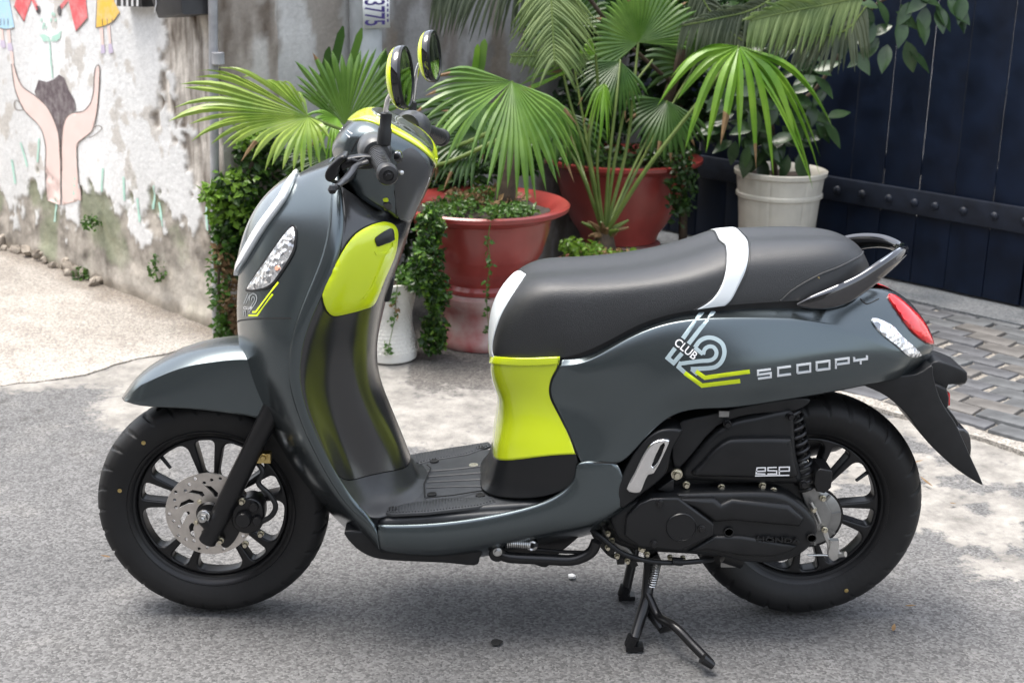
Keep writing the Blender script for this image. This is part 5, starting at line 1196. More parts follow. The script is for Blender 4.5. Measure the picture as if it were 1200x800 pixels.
# conduit with number sign
a, b = bl_(402, 30), bl_(433, 30); cxx = (a.x+b.x)/2; rr = (b.x-a.x)/2
def CP(n, z, o): return SA+NV*n+SN*o+UZ*z
pr_ = MB().tube([CP(cxx, 1.93, rr*.9), CP(cxx, .0, rr*.9)], rr*.96, 24).build('conduit', 'pvc'); tag(pr_, 'thick pale grey conduit standing against the cement wall', 'pipe')
mat('sign_white', (.72, .73, .72), .5, var=.08, vscale=10); mat('sign_blue', (.045, .03, .16), .5)
zt, zb = bl_(417, -17).y, bl_(417, 31).y; mb = MB(); nseg = 20
vs = []
for z in (zt, zb):
    for i in range(nseg+1):
        vs.append(CP(cxx+rr*(-1+2*i/nseg), z, rr*1.9+.002))
mb.add(vs, [(i, i+1, nseg+2+i, nseg+1+i) for i in range(nseg)]); sg = mb.build('number_sign', 'sign_white', None, 60); tag(sg, 'white number sign fixed on the conduit with purple digits', 'sign')
md = sg.modifiers.new('thickness', 'SOLIDIFY'); md.thickness = .002; md.offset = 0
def cyl(u, v, d): return CP(cxx+rr*u, v, rr*1.9+.0035+d*.01)   # u across the sign, v height
vv, ff = textloops('043775', 1, .012); H = zt-zb; mb = MB(); xm = max(p.x for p in vv); xmi = min(p.x for p in vv)
hgt = max(p.y for p in vv)
lenz = H*.95
pts = [cyl(-.86+1.5*(p.y/hgt), zb+.01+lenz*(1-(p.x-xmi)/(xm-xmi)), .03) for p in vv]
mb.add(pts, ff); mb.build('digits', 'sign_blue', sg, 0)
mb = MB()
for k in range(14): z = zb+.02+k*.018; mb.add([cyl(.78, z, .03), cyl(.90, z, .03), cyl(.90, z+.011, .03), cyl(.78, z+.011, .03)], [(0, 1, 2, 3)])
o = mb.build('small_print', 'sign_blue', sg, 0); tag(o, kind='stuff')
# ---- gate
mat('gate_paint', (.0026, .0068, .0185), .48, 0, spec=.25, var=.4, vscale=9, rvar=.12, bump=.12, bscale=40); mat('gate_strap', (.007, .010, .018), .45, 0, spec=.35, var=.4, vscale=14, bump=.3, bscale=60)
gt = thing('gate', GA, 'dark navy slatted gate with a riveted iron strap', 'gate'); ORG[gt.name] = Vector(GA)
def gl(px, py): p = onplane(px, py, GA, NV); r = p-GA; return Vector((r.dot(DV), r.z))
def GPt(s, z, o): return GA+DV*s+NV*o+UZ*z
s = -2.3; rng = random.Random(5); i = 0
while s < 1.6:
    wd = .152 if i % 2 else .164; zl = gl(1100, 345).y; mb = MB()
    plate2(mb, [Vector((s+x, z)) for x, z in ((0, .03), (wd, .03), (wd, 2.0), (0, 2.0))], [], lambda u, v, d: GPt(u, v, d), .0+rng.uniform(-.002, .002), .006, .0015, 2)
    mb.build('slat', 'gate_paint', gt, 30); s += wd+(.0095 if s > .30 else .003); i += 1
zt0, zb0 = gl(1080, 223).y, gl(1080, 252).y
mb = MB(); plate2(mb, [Vector(q) for q in ((-2.3, zb0), (1.6, zb0), (1.6, zt0), (-2.3, zt0))], [], lambda u, v, d: GPt(u, v, d), -.022, .0, .004, 2); stp = mb.build('strap', 'gate_strap', gt, 30)
for q in ((960, 215), (985, 220), (1014, 226), (1045, 232), (1075, 238), (1099, 243), (1132, 249), (1168, 256), (1204, 263)):
    c = gl(*q); MB().lathe([(.017, 0), (.016, .006), (.011, .011), (.004, .013), (0, .0132)], GPt(c.x, (zt0+zb0)/2, -.022), -NV, 18).build('rivet', 'gate_strap', stp)
mb = MB(); plate2(mb, [Vector(q) for q in ((-2.3, .02), (1.6, .02), (1.6, zb0-.02), (-2.3, zb0-.02))], [], lambda u, v, d: GPt(u, v, d), .036, .05); mb.build('back_plate', 'gate_paint', gt, 0)
for k, z in enumerate((.5, 1.25, 1.9)): MB().box(GPt(-.35, z, .062), (3.9, .05, .06), Matrix.Rotation(WANG, 3, 'Z')).build('rail', 'gate_paint', gt, 0)
# pale yard wall behind the gate
yw = MB().box(GPt(0, 1.0, 3.2), (9, .2, 2.0), Matrix.Rotation(WANG, 3, 'Z')).build('yard_wall', 'sign_white', None, 0); tag(yw, 'pale yard wall glimpsed through the gaps of the navy gate', 'wall')
# ================================================================== pots and plants
def leaf_mat(name, c1, c2, rough=.35, vscale=9., tr=.38):
    m = bpy.data.materials.new(name); m.use_nodes = True; t = m.node_tree; b = t.nodes['Principled BSDF']; b.inputs['Roughness'].default_value = rough
    tc = t.nodes.new('ShaderNodeTexCoord'); n = t.nodes.new('ShaderNodeTexNoise'); n.inputs['Scale'].default_value = vscale; n.inputs['Detail'].default_value = 4; t.links.new(tc.outputs['Object'], n.inputs[0])
    r = t.nodes.new('ShaderNodeValToRGB'); t.links.new(n.outputs[0], r.inputs[0]); e = r.color_ramp.elements; e[0].position = .32; e[1].position = .68; e[0].color = (*c1, 1); e[1].color = (*c2, 1)
    t.links.new(r.outputs[0], b.inputs['Base Color']); tl = t.nodes.new('ShaderNodeBsdfTranslucent'); t.links.new(r.outputs[0], tl.inputs[0]); mx = t.nodes.new('ShaderNodeMixShader'); mx.inputs[0].default_value = tr
    out = [q for q in t.nodes if q.type == 'OUTPUT_MATERIAL'][0]; t.links.new(b.outputs[0], mx.inputs[1]); t.links.new(tl.outputs[0], mx.inputs[2]); t.links.new(mx.outputs[0], out.inputs[0]); MATS[name] = m
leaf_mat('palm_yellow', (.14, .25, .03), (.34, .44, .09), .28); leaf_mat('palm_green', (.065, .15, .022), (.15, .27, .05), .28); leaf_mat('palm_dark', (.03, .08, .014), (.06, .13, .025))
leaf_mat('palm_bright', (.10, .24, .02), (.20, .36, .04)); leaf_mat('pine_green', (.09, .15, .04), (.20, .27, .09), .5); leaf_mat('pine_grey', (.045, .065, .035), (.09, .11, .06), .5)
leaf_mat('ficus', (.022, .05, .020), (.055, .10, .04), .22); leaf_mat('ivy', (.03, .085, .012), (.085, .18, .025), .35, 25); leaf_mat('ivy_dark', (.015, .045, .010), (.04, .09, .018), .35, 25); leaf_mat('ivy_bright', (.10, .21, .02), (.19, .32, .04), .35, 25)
leaf_mat('dry', (.15, .085, .04), (.29, .19, .09), .7, 25); leaf_mat('stalk', (.10, .16, .03), (.18, .24, .06), .4)
mat('bark', (.07, .05, .035), .85, var=.4, vscale=30, bump=.8, bscale=60); mat('soil', (.035, .026, .02), .95, var=.5, vscale=40, bump=1, bscale=80)
mat('red_glaze', (.25, .036, .031), .34, 0, coat=.25, var=.22, vscale=7, rvar=.12, bump=.1, bscale=40)
mat('red_worn', (.26, .03, .03), .5, 0, col2=(.42, .36, .33), vscale=9, detail=8, rvar=.15, bump=.3, bscale=50)
mat('white_pot', (.66, .65, .61), .55, var=.10, vscale=9, bump=.15, bscale=60); mat('cream_pot', (.50, .48, .42), .6, var=.12, vscale=11, bump=.15, bscale=60); mat('terracotta', (.30, .13, .08), .8, var=.3, vscale=20)
def pot_at(px, y, keys, z0=0.):
    """keys: (picture y on the pot's axis, half width in pixels) from top down -> (radius, height) on the axis through pixel column px at depth y"""
    out = []
    for py, hw in keys:
        p = P(px, py, y); dep = (p-CAM).dot(FW); out.append((hw*dep/FPX, p.z))
    return P(px, keys[0][0], y), out
def pot(name, label, px, y, prof, m, soil_r, soil_z, group=None, ped=None, pm=None, n=64, flute=0):
    """prof: list of (radius, z) from bottom outside to the rim, then inside"""
    x = px; base = Vector((x, y, min(q[1] for q in (ped or prof)))); t = thing(name, base, label, 'plant pot', group)
    mb = MB(); mb.lathe(prof, (x, y, 0), (0, 0, 1), n)
    if flute:
        for v in mb.v:
            a = math.atan2(v.y-y, v.x-x); r = math.hypot(v.x-x, v.y-y); g_ = abs(math.sin(a*flute/2)); k = 1-.018*(1-min(1, g_*3.2)); v.x = x+(v.x-x)*k; v.y = y+(v.y-y)*k
    mb.build('bowl', m, t, 40)
    if ped: MB().lathe(ped, (x, y, 0), (0, 0, 1), n).build('pedestal', pm or m, t, 40)
    mb = MB(); N_ = 40; vs = [Vector((x, y, soil_z+.01))]+[Vector((x+soil_r*k/5*math.cos(2*math.pi*j/N_), y+soil_r*k/5*math.sin(2*math.pi*j/N_), soil_z+.012*fnoise(k*1.1, j*.7))) for k in range(1, 6) for j in range(N_)]
    fs = [(0, 1+j, 1+(j+1) % N_) for j in range(N_)]+[(1+(k-1)*N_+j, 1+k*N_+j, 1+k*N_+(j+1) % N_, 1+(k-1)*N_+(j+1) % N_) for k in range(1, 5) for j in range(N_)]
    mb.add(vs, fs).build('soil', 'soil', t, 60); return t
# big red bowl on a worn pedestal
YA = 2.0; ax_ = P(565, 300, YA).x
def zA(py): return P(565, py, YA).z
zr, zm, zp = zA(240), zA(338), 0
potA = pot('glazed_pot', 'large red glazed bowl pot on a worn red pedestal draped with creeper', ax_, YA,
    [(.12, zm), (.142, zm+.004), (.146, zm+.02), (.136, zm+.034), (.150, zm+.055), (.178, zm+.085), (.182, zm+.09), (.206, zm+.13), (.212, zm+.14), (.224, zr-.12), (.234, zr-.085), (.240, zr-.05), (.246, zr-.035), (.275, zr-.022), (.302, zr-.008), (.304, zr+.006), (.296, zr+.012), (.262, zr+.004), (.235, zr-.02), (.22, zr-.06)], 'red_glaze', .236, zr-.018,
    ped=[(.165, 0), (.17, .012), (.165, .03), (.150, .05), (.142, zm*.5), (.150, zm*.72), (.166, zm*.86), (.168, zm*.97), (.15, zm+.002)], pm='red_worn')
YB = 3.0; bx_ = P(728, 200, YB).x
zrB = P(728, 186, YB).z; zmB = P(728, 282, YB).z
potB = pot('glazed_pot', 'large red glazed bowl pot in the corner between cement wall and gate', bx_, YB,
    [(.13, zmB), (.16, zmB+.01), (.17, zmB+.04), (.21, zmB+.10), (.245, zmB+.18), (.268, zmB+.26), (.275, zrB-.05), (.278, zrB-.03), (.31, zrB-.018), (.338, zrB-.004), (.338, zrB+.01), (.325, zrB+.014), (.28, zrB+.0), (.25, zrB-.05)], 'red_glaze', .262, zrB-.02,
    ped=[(.19, 0), (.195, .02), (.185, .05), (.165, zmB*.5), (.17, zmB*.8), (.178, zmB*.97), (.15, zmB+.004)], pm='red_worn')
YC = 2.35; cx_ = P(703, 310, YC).x; zrC = P(703, 306, YC).z
potC = pot('clay_pot', 'brown clay pot with a young fan palm half hidden behind the seat', cx_, YC, [(.11, 0), (.12, .02), (.135, zrC*.6), (.150, zrC-.03), (.162, zrC-.025), (.164, zrC), (.15, zrC+.002), (.14, zrC-.03)], 'terracotta', .142, zrC-.02)
YD = 1.78; dx_ = P(457, 380, YD).x; zrD = P(457, 327, YD).z
mb_ = [(.082, 0), (.090, .006), (.092, .03), (.088, .06), (.074, .12), (.073, .16), (.082, zrD*.75), (.096, zrD-.02), (.100, zrD), (.094, zrD+.002), (.08, zrD-.04)]
potD = pot('vase_pot', 'white waisted pot with embossed weave beside the red pedestal', dx_, YD, mb_, 'white_pot', .083, zrD-.03)
mb = MB()                                          # embossed weave
for k in range(16):
    z = .035+k*(zrD-.07)/16
    r = tab((0, .09), (.03, .092), (.06, .088), (.12, .074), (.16, .073), (zrD*.75, .082), (zrD, .099))(z)
    for j in range(30):
        a = 2*math.pi*(j+.5*(k % 2))/30; c = Vector((dx_+r*math.cos(a), YD+r*math.sin(a), z)); mb.box(c, (.004, .012, .008), Matrix.Rotation(a, 3, 'Z'))
o = mb.build('weave', 'white_pot', potD, 0); tag(o, kind='stuff')
YE = 2.85; ex_ = P(912, 240, YE).x; zrE = P(912, 200, YE).z
potE = pot('tub_pot', 'tall off-white ribbed tub pot standing in front of the navy gate', ex_, YE, [(.13, 0), (.14, .012), (.165, zrE-.12), (.168, zrE-.105), (.176, zrE-.10), (.177, zrE-.088), (.171, zrE-.082), (.178, zrE-.02), (.188, zrE-.012), (.190, zrE+.004), (.182, zrE+.008), (.165, zrE-.01), (.16, zrE-.05)], 'cream_pot', .163, zrE-.03, n=160, flute=22)
# ---- palms
PN = {}
def fan_leaf(parent, hub, tips, m, n=30, split=.52, pleat=.30, droop=.05, name='leaf', jag=.06, seed=0):
    rg = random.Random(seed); H = P(*hub); T = cr([P(*t) for t in tips], 12); L = [0]
    for a, b in zip(T, T[1:]): L.append(L[-1]+(b-a).length)
    def at(f):
        d = f*L[-1]
        for i in range(len(T)-1):
            if L[i+1] >= d: return T[i].lerp(T[i+1], (d-L[i])/max(1e-9, L[i+1]-L[i]))
        return T[-1]
    mb = MB(); ns = 9
    for k in range(n):
        c = at((k+.5)/n); e0 = at(k/n); e1 = at((k+1)/n); lenk = 1+rg.uniform(-jag, jag); sp = split+rg.uniform(-.06, .06)
        c = H+(c-H)*lenk; e0 = H+(e0-H)*lenk; e1 = H+(e1-H)*lenk
        nrm = (e0-H).cross(e1-H); nrm = nrm.normalized() if nrm.length > 1e-9 else Vector((0, -1, 0))
        if nrm.dot(CAM-H) < 0: nrm = -nrm
        tw = rg.uniform(-.3, .3); dr = droop*(1+rg.uniform(-.4, .6)); vs = []
        for i in range(ns+1):
            t = i/ns; hw = 1 if t < sp else max(0, 1-((t-sp)/(1-sp))**2.3)*(sp/max(t, .01))**.35
            g_ = Vector((0, 0, -dr*max(0, t-sp)**2*4)); arch = nrm*(.06*math.sin(t*2.6))*(c-H).length
            m_ = H.lerp(c, t); l = H.lerp(e0, t); r = H.lerp(e1, t); wdt = (e1-e0).length*t*hw
            l = m_+(l-m_)*hw; r = m_+(r-m_)*hw; lift = nrm*(wdt*pleat)
            if t > sp: q = Matrix.Rotation(tw*(t-sp), 3, (c-H).normalized()); l = m_+q @ (l-m_); r = m_+q @ (r-m_)
            vs += [l+g_+arch, m_+lift+g_+arch, r+g_+arch]
        dry = rg.random() < .16; q_ = ns-(1 if rg.random() < .6 else 2) if dry else ns
        for a_, b_, mi in ((0, q_, 0), (q_, ns, 1)):
            mb.cur = mi; kk = len(mb.v)
            mb.add(vs, [(i*3, i*3+1, i*3+4, i*3+3) for i in range(a_, b_)]+[(i*3+1, i*3+2, i*3+5, i*3+4) for i in range(a_, b_)]) if b_ > a_ else None
    return mb.build(name, [m, 'dry'], parent, 25, fix=False)
def stalk(parent, pts, r0=.008, r1=.005, m='stalk', name='stalk'):
    p = cr([P(*q) if not isinstance(q, Vector) else q for q in pts], 8); return MB().tube(p, [r0+(r1-r0)*i/(len(p)-1) for i in range(len(p))], 8).build(name, m, parent)
def plant(name, px, y, z, label, cat, group=None): return thing(name, Vector((px, y, z)), label, cat, group)
pA = plant('fan_palm', ax_+.06, YA, zr-.03, 'broad fan palm growing from the large red bowl pot with creeper', 'palm')
top = Vector((P(597, 118, YA).x, YA, P(597, 118, YA).z)); b0 = Vector((ax_+.07, YA, zr-.04))
MB().tube([b0, b0.lerp(top, .5)+Vector((.012, 0, 0)), top], [.038, .032, .028], 12).build('trunk', 'bark', pA)
fan_leaf(pA, (600, 96, 1.78), [(512, 66, 1.7), (494, 92, 1.66), (489, 118, 1.64), (500, 152, 1.6), (522, 170, 1.58), (548, 165, 1.58), (572, 198, 1.58), (590, 206, 1.6), (614, 216, 1.62), (642, 208, 1.64), (664, 192, 1.66), (680, 160, 1.7), (688, 134, 1.75)], 'palm_green', 28, .55, .32, .06, seed=1, jag=.11)
stalk(pA, [top, (602, 102, 1.9), (600, 96, 1.78)])
fan_leaf(pA, (405, 147, 1.92), [(352, 112, 1.9), (347, 76, 1.9), (364, 64, 1.92), (384, 58, 1.94), (406, 60, 1.96), (427, 58, 1.97), (444, 50, 1.97), (458, 70, 1.97), (468, 100, 1.97), (474, 125, 1.97)], 'palm_green', 20, .62, .32, .02, seed=2)
stalk(pA, [b0.lerp(top, .8), (520, 175, 1.97), (450, 165, 1.95), (405, 147, 1.92)])
fan_leaf(pA, (361, 137, 1.74), [(352, 112, 1.8), (338, 90, 1.8), (312, 79, 1.8), (285, 80, 1.78), (255, 72, 1.75), (231, 70, 1.74), (218, 77, 1.72), (207, 93, 1.7), (199, 110, 1.68), (199, 122, 1.67), (208, 133, 1.66), (228, 147, 1.65), (262, 162, 1.64), (286, 172, 1.62), (322, 186, 1.6), (347, 194, 1.6), (370, 180, 1.62), (383, 166, 1.64), (388, 148, 1.66)], 'palm_yellow', 34, .58, .32, .05, seed=3)
stalk(pA, [b0.lerp(top, .7), (500, 195, 1.9), (420, 160, 1.8), (361, 137, 1.74)])
fan_leaf(pA, (395, 138, 1.86), [(356, 116, 1.82), (351, 130, 1.8), (358, 148, 1.78), (384, 172, 1.76), (402, 176, 1.76), (414, 166, 1.78)], 'palm_bright', 14, .4, .3, .05, seed=4)
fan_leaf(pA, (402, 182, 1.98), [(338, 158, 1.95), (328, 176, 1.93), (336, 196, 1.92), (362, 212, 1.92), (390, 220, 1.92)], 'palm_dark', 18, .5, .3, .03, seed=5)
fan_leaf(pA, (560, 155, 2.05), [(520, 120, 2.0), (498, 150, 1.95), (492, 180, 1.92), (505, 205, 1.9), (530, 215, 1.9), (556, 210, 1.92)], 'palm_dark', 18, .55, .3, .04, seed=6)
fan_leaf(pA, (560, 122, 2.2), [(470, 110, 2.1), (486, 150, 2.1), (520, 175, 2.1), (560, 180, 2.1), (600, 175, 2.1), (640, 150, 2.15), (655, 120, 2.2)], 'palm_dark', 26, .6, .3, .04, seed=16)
stalk(pA, [(506, 178, 1.95), (512, 190, 1.95), (511, 214, 1.95)], .010, .004, 'dry', 'dead_leaf')
# young palm in the clay pot: many long stalks
pC = plant('fan_palm', cx_, YC, zrC-.03, 'young fan palm with long arching stalks in the brown clay pot', 'palm')
MB().tube([Vector((cx_, YC, zrC-.03)), P(708, 290, YC), P(708, 268, YC)], [.035, .045, .03], 12).build('trunk', 'bark', pC)
rg = random.Random(3)
for k in range(16):
    a = rg.random()*6.28; b = P(708, 285, YC); e = b+Vector((math.cos(a)*.09, math.sin(a)*.06, rg.uniform(.03, .10))); MB().tube([b, b.lerp(e, .5)+Vector((0, 0, .02)), e], [.014, .011, .004], 6).build('leaf_base', 'dry' if k % 3 else 'stalk', pC)
C0 = P(708, 276, YC)
fan_leaf(pC, (748, 50, 2.6), [(694, 98, 2.5), (684, 78, 2.5), (690, 40, 2.52), (706, 8, 2.55), (730, -16, 2.6), (758, -26, 2.62), (790, -16, 2.65), (815, 8, 2.65), (822, 36, 2.65), (806, 60, 2.62)], 'palm_green', 34, .68, .3, .02, seed=7)
stalk(pC, [C0, (735, 170, 2.45), (748, 50, 2.6)], .008, .005)
fan_leaf(pC, (698, 64, 2.4), [(604, 112, 2.25), (608, 102, 2.25), (628, 90, 2.3), (655, 78, 2.33), (672, 64, 2.36), (692, 42, 2.4)], 'palm_bright', 14, .85, .35, .01, seed=8)
stalk(pC, [C0, (690, 180, 2.35), (700, 110, 2.4), (698, 64, 2.4)])
fan_leaf(pC, (708, 98, 2.3), [(680, 112, 2.25), (690, 128, 2.25), (698, 150, 2.22), (710, 152, 2.22), (716, 138, 2.24), (720, 118, 2.26), (716, 102, 2.28)], 'palm_bright', 10, .35, .3, .04, seed=9)
stalk(pC, [C0, (700, 200, 2.3), (704, 150, 2.3), (708, 98, 2.3)], .006, .004)
fan_leaf(pC, (866, 54, 2.35), [(800, 48, 2.3), (780, 54, 2.28), (785, 88, 2.26), (802, 106, 2.25), (830, 110, 2.24), (855, 136, 2.22), (892, 116, 2.22), (909, 126, 2.22), (938, 120, 2.24), (955, 186, 2.24), (967, 170, 2.26), (972, 120, 2.3), (968, 82, 2.32)], 'palm_bright', 17, .34, .4, .09, seed=10, jag=.15)
stalk(pC, [C0, (760, 195, 2.3), (830, 105, 2.33), (866, 54, 2.35)], .009, .006)
for q in ([(690, 190, 2.3), (668, 120, 2.35), (655, 60, 2.4)], [(722, 180, 2.4), (738, 110, 2.5), (765, 70, 2.55)], [(680, 200, 2.4), (650, 150, 2.5), (640, 110, 2.5)], [(714, 190, 2.35), (722, 120, 2.4), (727, 70, 2.5)]): stalk(pC, [C0]+q, .007, .004)
fan_leaf(pC, (640, 112, 2.5), [(585, 120, 2.4), (590, 150, 2.4), (612, 172, 2.38), (640, 178, 2.38), (668, 168, 2.4), (684, 140, 2.45)], 'palm_green', 22, .5, .3, .05, seed=11)
fan_leaf(pC, (727, 72, 2.5), [(680, 70, 2.45), (672, 100, 2.42), (690, 128, 2.4), (716, 140, 2.4), (744, 128, 2.42), (760, 104, 2.45)], 'palm_dark', 20, .55, .3, .03, seed=12)
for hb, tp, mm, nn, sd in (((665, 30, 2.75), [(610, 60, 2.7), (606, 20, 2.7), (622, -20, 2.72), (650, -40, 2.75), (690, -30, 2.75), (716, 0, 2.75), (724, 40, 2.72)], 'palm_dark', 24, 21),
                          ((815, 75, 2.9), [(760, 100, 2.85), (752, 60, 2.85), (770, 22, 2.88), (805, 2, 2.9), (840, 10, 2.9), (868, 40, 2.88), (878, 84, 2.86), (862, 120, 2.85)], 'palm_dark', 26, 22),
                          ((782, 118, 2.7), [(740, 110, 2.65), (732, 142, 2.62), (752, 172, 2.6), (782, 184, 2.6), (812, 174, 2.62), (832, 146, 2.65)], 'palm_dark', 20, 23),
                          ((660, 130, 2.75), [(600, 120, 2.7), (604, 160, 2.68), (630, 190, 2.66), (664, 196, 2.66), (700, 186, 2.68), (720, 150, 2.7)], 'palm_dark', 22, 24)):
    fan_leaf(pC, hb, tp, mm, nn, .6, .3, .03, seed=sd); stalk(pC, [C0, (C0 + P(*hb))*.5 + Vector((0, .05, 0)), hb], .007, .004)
# feathery fronds hanging in from above
def frond(parent, rib, left, right, n, m, droop=.03, wd=.006, jit=.12, seed=0):
    rg = random.Random(seed); p = cr([P(*q) for q in rib], 10); fr = MB().tube(p, .004, 6).build('frond', 'stalk', parent); mb = MB(); N_ = len(p)
    for i in range(n):
        f = (i+.5)/n; j = f*(N_-1); a = p[int(j)].lerp(p[min(int(j)+1, N_-1)], j-int(j)); t = (p[min(int(j)+1, N_-1)]-p[max(int(j)-1, 0)]).normalized()
        for sgn, ln_ in ((-1, left), (1, right)):
            if not ln_: continue
            s = (t.cross((CAM-a).normalized())).normalized()*sgn; L_ = ln_*(.55+.9*math.sin(math.pi*min(1, f*.75+.22)))*.75*(1+rg.uniform(-jit, jit))
            d = (s*.8+t*.6+Vector((rg.uniform(-.1, .1), rg.uniform(-.25, .1), rg.uniform(-.08, .08)))).normalized(); wv = d.cross((CAM-a).normalized()).normalized()
            pts = []
            for k in range(5):
                u = k/4; c = a+d*L_*u+Vector((0, 0, -droop*u*u)); h = wd*(.6+.5*math.sin(math.pi*u*.8+.3))*(1-u**4); pts += [c-wv*h, c+Vector((0, -.002, .001)), c+wv*h]
            mb.add(pts, [(k*3, k*3+1, k*3+4, k*3+3) for k in range(4)]+[(k*3+1, k*3+2, k*3+5, k*3+4) for k in range(4)])
    o = mb.build('leaflets', m, fr, 30, fix=False); tag(o, kind='stuff'); return fr
pF = plant('norfolk_pine', bx_, YB, zrB-.03, 'feathery conifer with drooping combed branches in the corner red pot', 'conifer')
tt = [Vector((bx_+.1, YB, zrB-.03)), P(770, 150, YB-.05), P(800, 60, YB-.15), P(825, -60, YB-.25)]
MB().tube(cr(tt, 6), [.03-.0008*i for i in range(19)], 10).build('trunk', 'bark', pF)
MB().tube(cr([P(790, 100, YB-.08), P(715, 30, 2.6), P(650, -60, 2.4), P(644, -45, 2.35)], 6), .008, 8).build('branch', 'bark', pF)
frond(pF, [(644, -40, 2.35), (646, 0, 2.3), (650, 72, 2.22)], .19, .17, 34, 'pine_green', .06, .0055, seed=1)
MB().tube(cr([P(650, -60, 2.4), P(600, -70, 2.5), P(640, -40, 2.5)], 6), .008, 8).build('branch', 'bark', pF)
frond(pF, [(645, -42, 2.5), (600, -18, 2.48), (545, -12, 2.45), (510, -4, 2.42)], .13, .06, 34, 'pine_grey', .07, .006, seed=2)
MB().tube(cr([P(822, -50, YB-.24), P(920, -45, 2.6), P(1030, -30, 2.5), P(1012, 0, 2.4)], 6), .009, 8).build('branch', 'bark', pF)
frond(pF, [(1012, -4, 2.4), (965, 6, 2.36), (915, 16, 2.33), (880, 24, 2.3)], .12, .11, 40, 'pine_green', .05, .007, seed=3)
frond(pF, [(1015, 8, 2.45), (990, 36, 2.42), (950, 42, 2.4), (905, 34, 2.38)], .11, .10, 34, 'pine_grey', .05, .007, seed=4)
frond(pF, [(930, -20, 2.55), (885, 10, 2.5), (840, 22, 2.45), (800, 30, 2.42)], .11, .10, 34, 'pine_grey', .06, .006, seed=5)
frond(pF, [(815, -20, 2.7), (830, 10, 2.68), (852, 34, 2.66), (870, 48, 2.64)], .10, .12, 28, 'pine_grey', .06, .006, seed=6)
frond(pF, [(690, 70, 2.3), (660, 66, 2.28), (630, 66, 2.25), (600, 66, 2.22)], .045, .045, 26, 'pine_green', .012, .006, seed=7)
# rubber plant behind the tub and by the gate
def ovate(c, d, nrm, L, W, curl=.12):
    d = d.normalized(); s = nrm.cross(d).normalized(); n = d.cross(s); vs = []; K = 7
    for i in range(K+1):
        t = i/K; h = W*math.sin(math.pi*min(1, t*1.0)**.85)*.5 if 0 < i < K else 0; p = c+d*L*t-n*(curl*L*t*t); vs += [p-s*h+n*h*.25, p, p+s*h+n*h*.25]
    return vs, [(i*3, i*3+1, i*3+4, i*3+3) for i in range(K)]+[(i*3+1, i*3+2, i*3+5, i*3+4) for i in range(K)]
pE = plant('rubber_plant', ex_, YE, zrE-.03, 'rubber plant with dark oval leaves rooted in the off-white tub', 'plant')
tr = [Vector((ex_-.02, YE, zrE-.04)), P(904, 150, YE), P(902, 100, YE), P(916, 60, YE-.05)]
MB().tube(cr(tr, 6), [.014-.0003*i for i in range(19)], 8).build('stem', 'bark', pE)
br2 = [P(906, 130, YE), P(950, 110, YE), P(985, 62, YE-.05), P(1020, 12, YE-.15), P(1060, -10, YE-.25), P(1110, -4, YE-.3)]
MB().tube(cr(br2, 6), .008, 8).build('stem', 'bark', pE)
rg = random.Random(8)
def fic(px, py, y, ang, L, m='ficus', tilt=.3):
    c = P(px, py, y); d = RT*math.cos(R(ang))-UP*math.sin(R(ang))+FW*rg.uniform(-.3, .3); nn = (-FW*.75+UZ*.6+RT*rg.uniform(-.5, .5)).normalized()
    v, f = ovate(c, d, nn, L, L*.46); MB().add(v, f).build('leaf', m, pE, 40, fix=False)
for q in ((1040, 30, 250, .11), (1058, 22, 100, .12), (1040, 52, 105, .12), (1062, 48, 70, .13), (1046, 30, 160, .11), (1085, 8, 100, .12), (1096, 6, 60, .12), (1110, 0, 50, .13), (1100, 8, 85, .11), (1068, 2, 120, .11), (1020, 20, 160, .10), (1024, 26, 110, .11), (1010, 40, 140, .10), (1030, 10, 200, .1), (1075, -4, 20, .1), (1120, 4, 70, .12), (1055, 5, 60, .1), (1000, 20, 120, .12), (1015, 6, 80, .12), (990, 40, 100, .11), (1030, 44, 130, .12), (1050, 14, 30, .12), (1090, -8, 140, .12), (1078, 18, 80, .12), (1128, -6, 100, .12), (1066, 60, 40, .12), (1022, 60, 150, .11), (1002, 60, 60, .11)): fic(q[0], q[1], YE-.25, q[2], q[3])
for k in range(120):
    f = rg.random(); px = rg.uniform(842, 976); py = rg.uniform(50, 186)
    if math.hypot((px-910)/68, (py-120)/70) > 1: continue
    fic(px, py, YE-.02-rg.random()*.16, rg.choice((200, 160, 20, 340, 100, 80, 130, 50)), rg.uniform(.09, .13), 'ficus')
for q in ((848, 152, 170), (858, 165, 150), (866, 150, 30), (862, 165, 100), (872, 160, 60), (880, 150, 200)): fic(q[0], q[1], YE-.12, q[2], .10)
# ---- small-leaved creepers
def clump(name, m, parent, centers, n, size, seed=0, flat=.6):
    rg = random.Random(seed); mb = MB()
    for i in range(n):
        c, r = rg.choice(centers); 
        while True:
            o = Vector((rg.uniform(-1, 1), rg.uniform(-1, 1), rg.uniform(-1, 1)))
            if o.length < 1: break
        p = c+Vector((o.x*r.x, o.y*r.y, o.z*r.z)); L = size*rg.uniform(.6, 1.35); d = Vector((rg.gauss(0, 1), rg.gauss(0, 1), rg.gauss(-.2, .7))).normalized(); nn = Vector((rg.gauss(0, .6), rg.gauss(-.5, .6), rg.gauss(.7, .5))).normalized()
        s = nn.cross(d)
        if s.length < .1: continue
        s.normalize(); nn = d.cross(s); w_ = L*.34
        mb.add([p, p+d*L*.45-s*w_+nn*w_*.3, p+d*L, p+d*L*.45+s*w_+nn*w_*.3, p+d*L*.5-nn*w_*.1], [(0, 1, 4), (1, 2, 4), (2, 3, 4), (3, 0, 4)])
    o = mb.build(name, m, parent, 0, fix=False); tag(o, kind='stuff'); return o
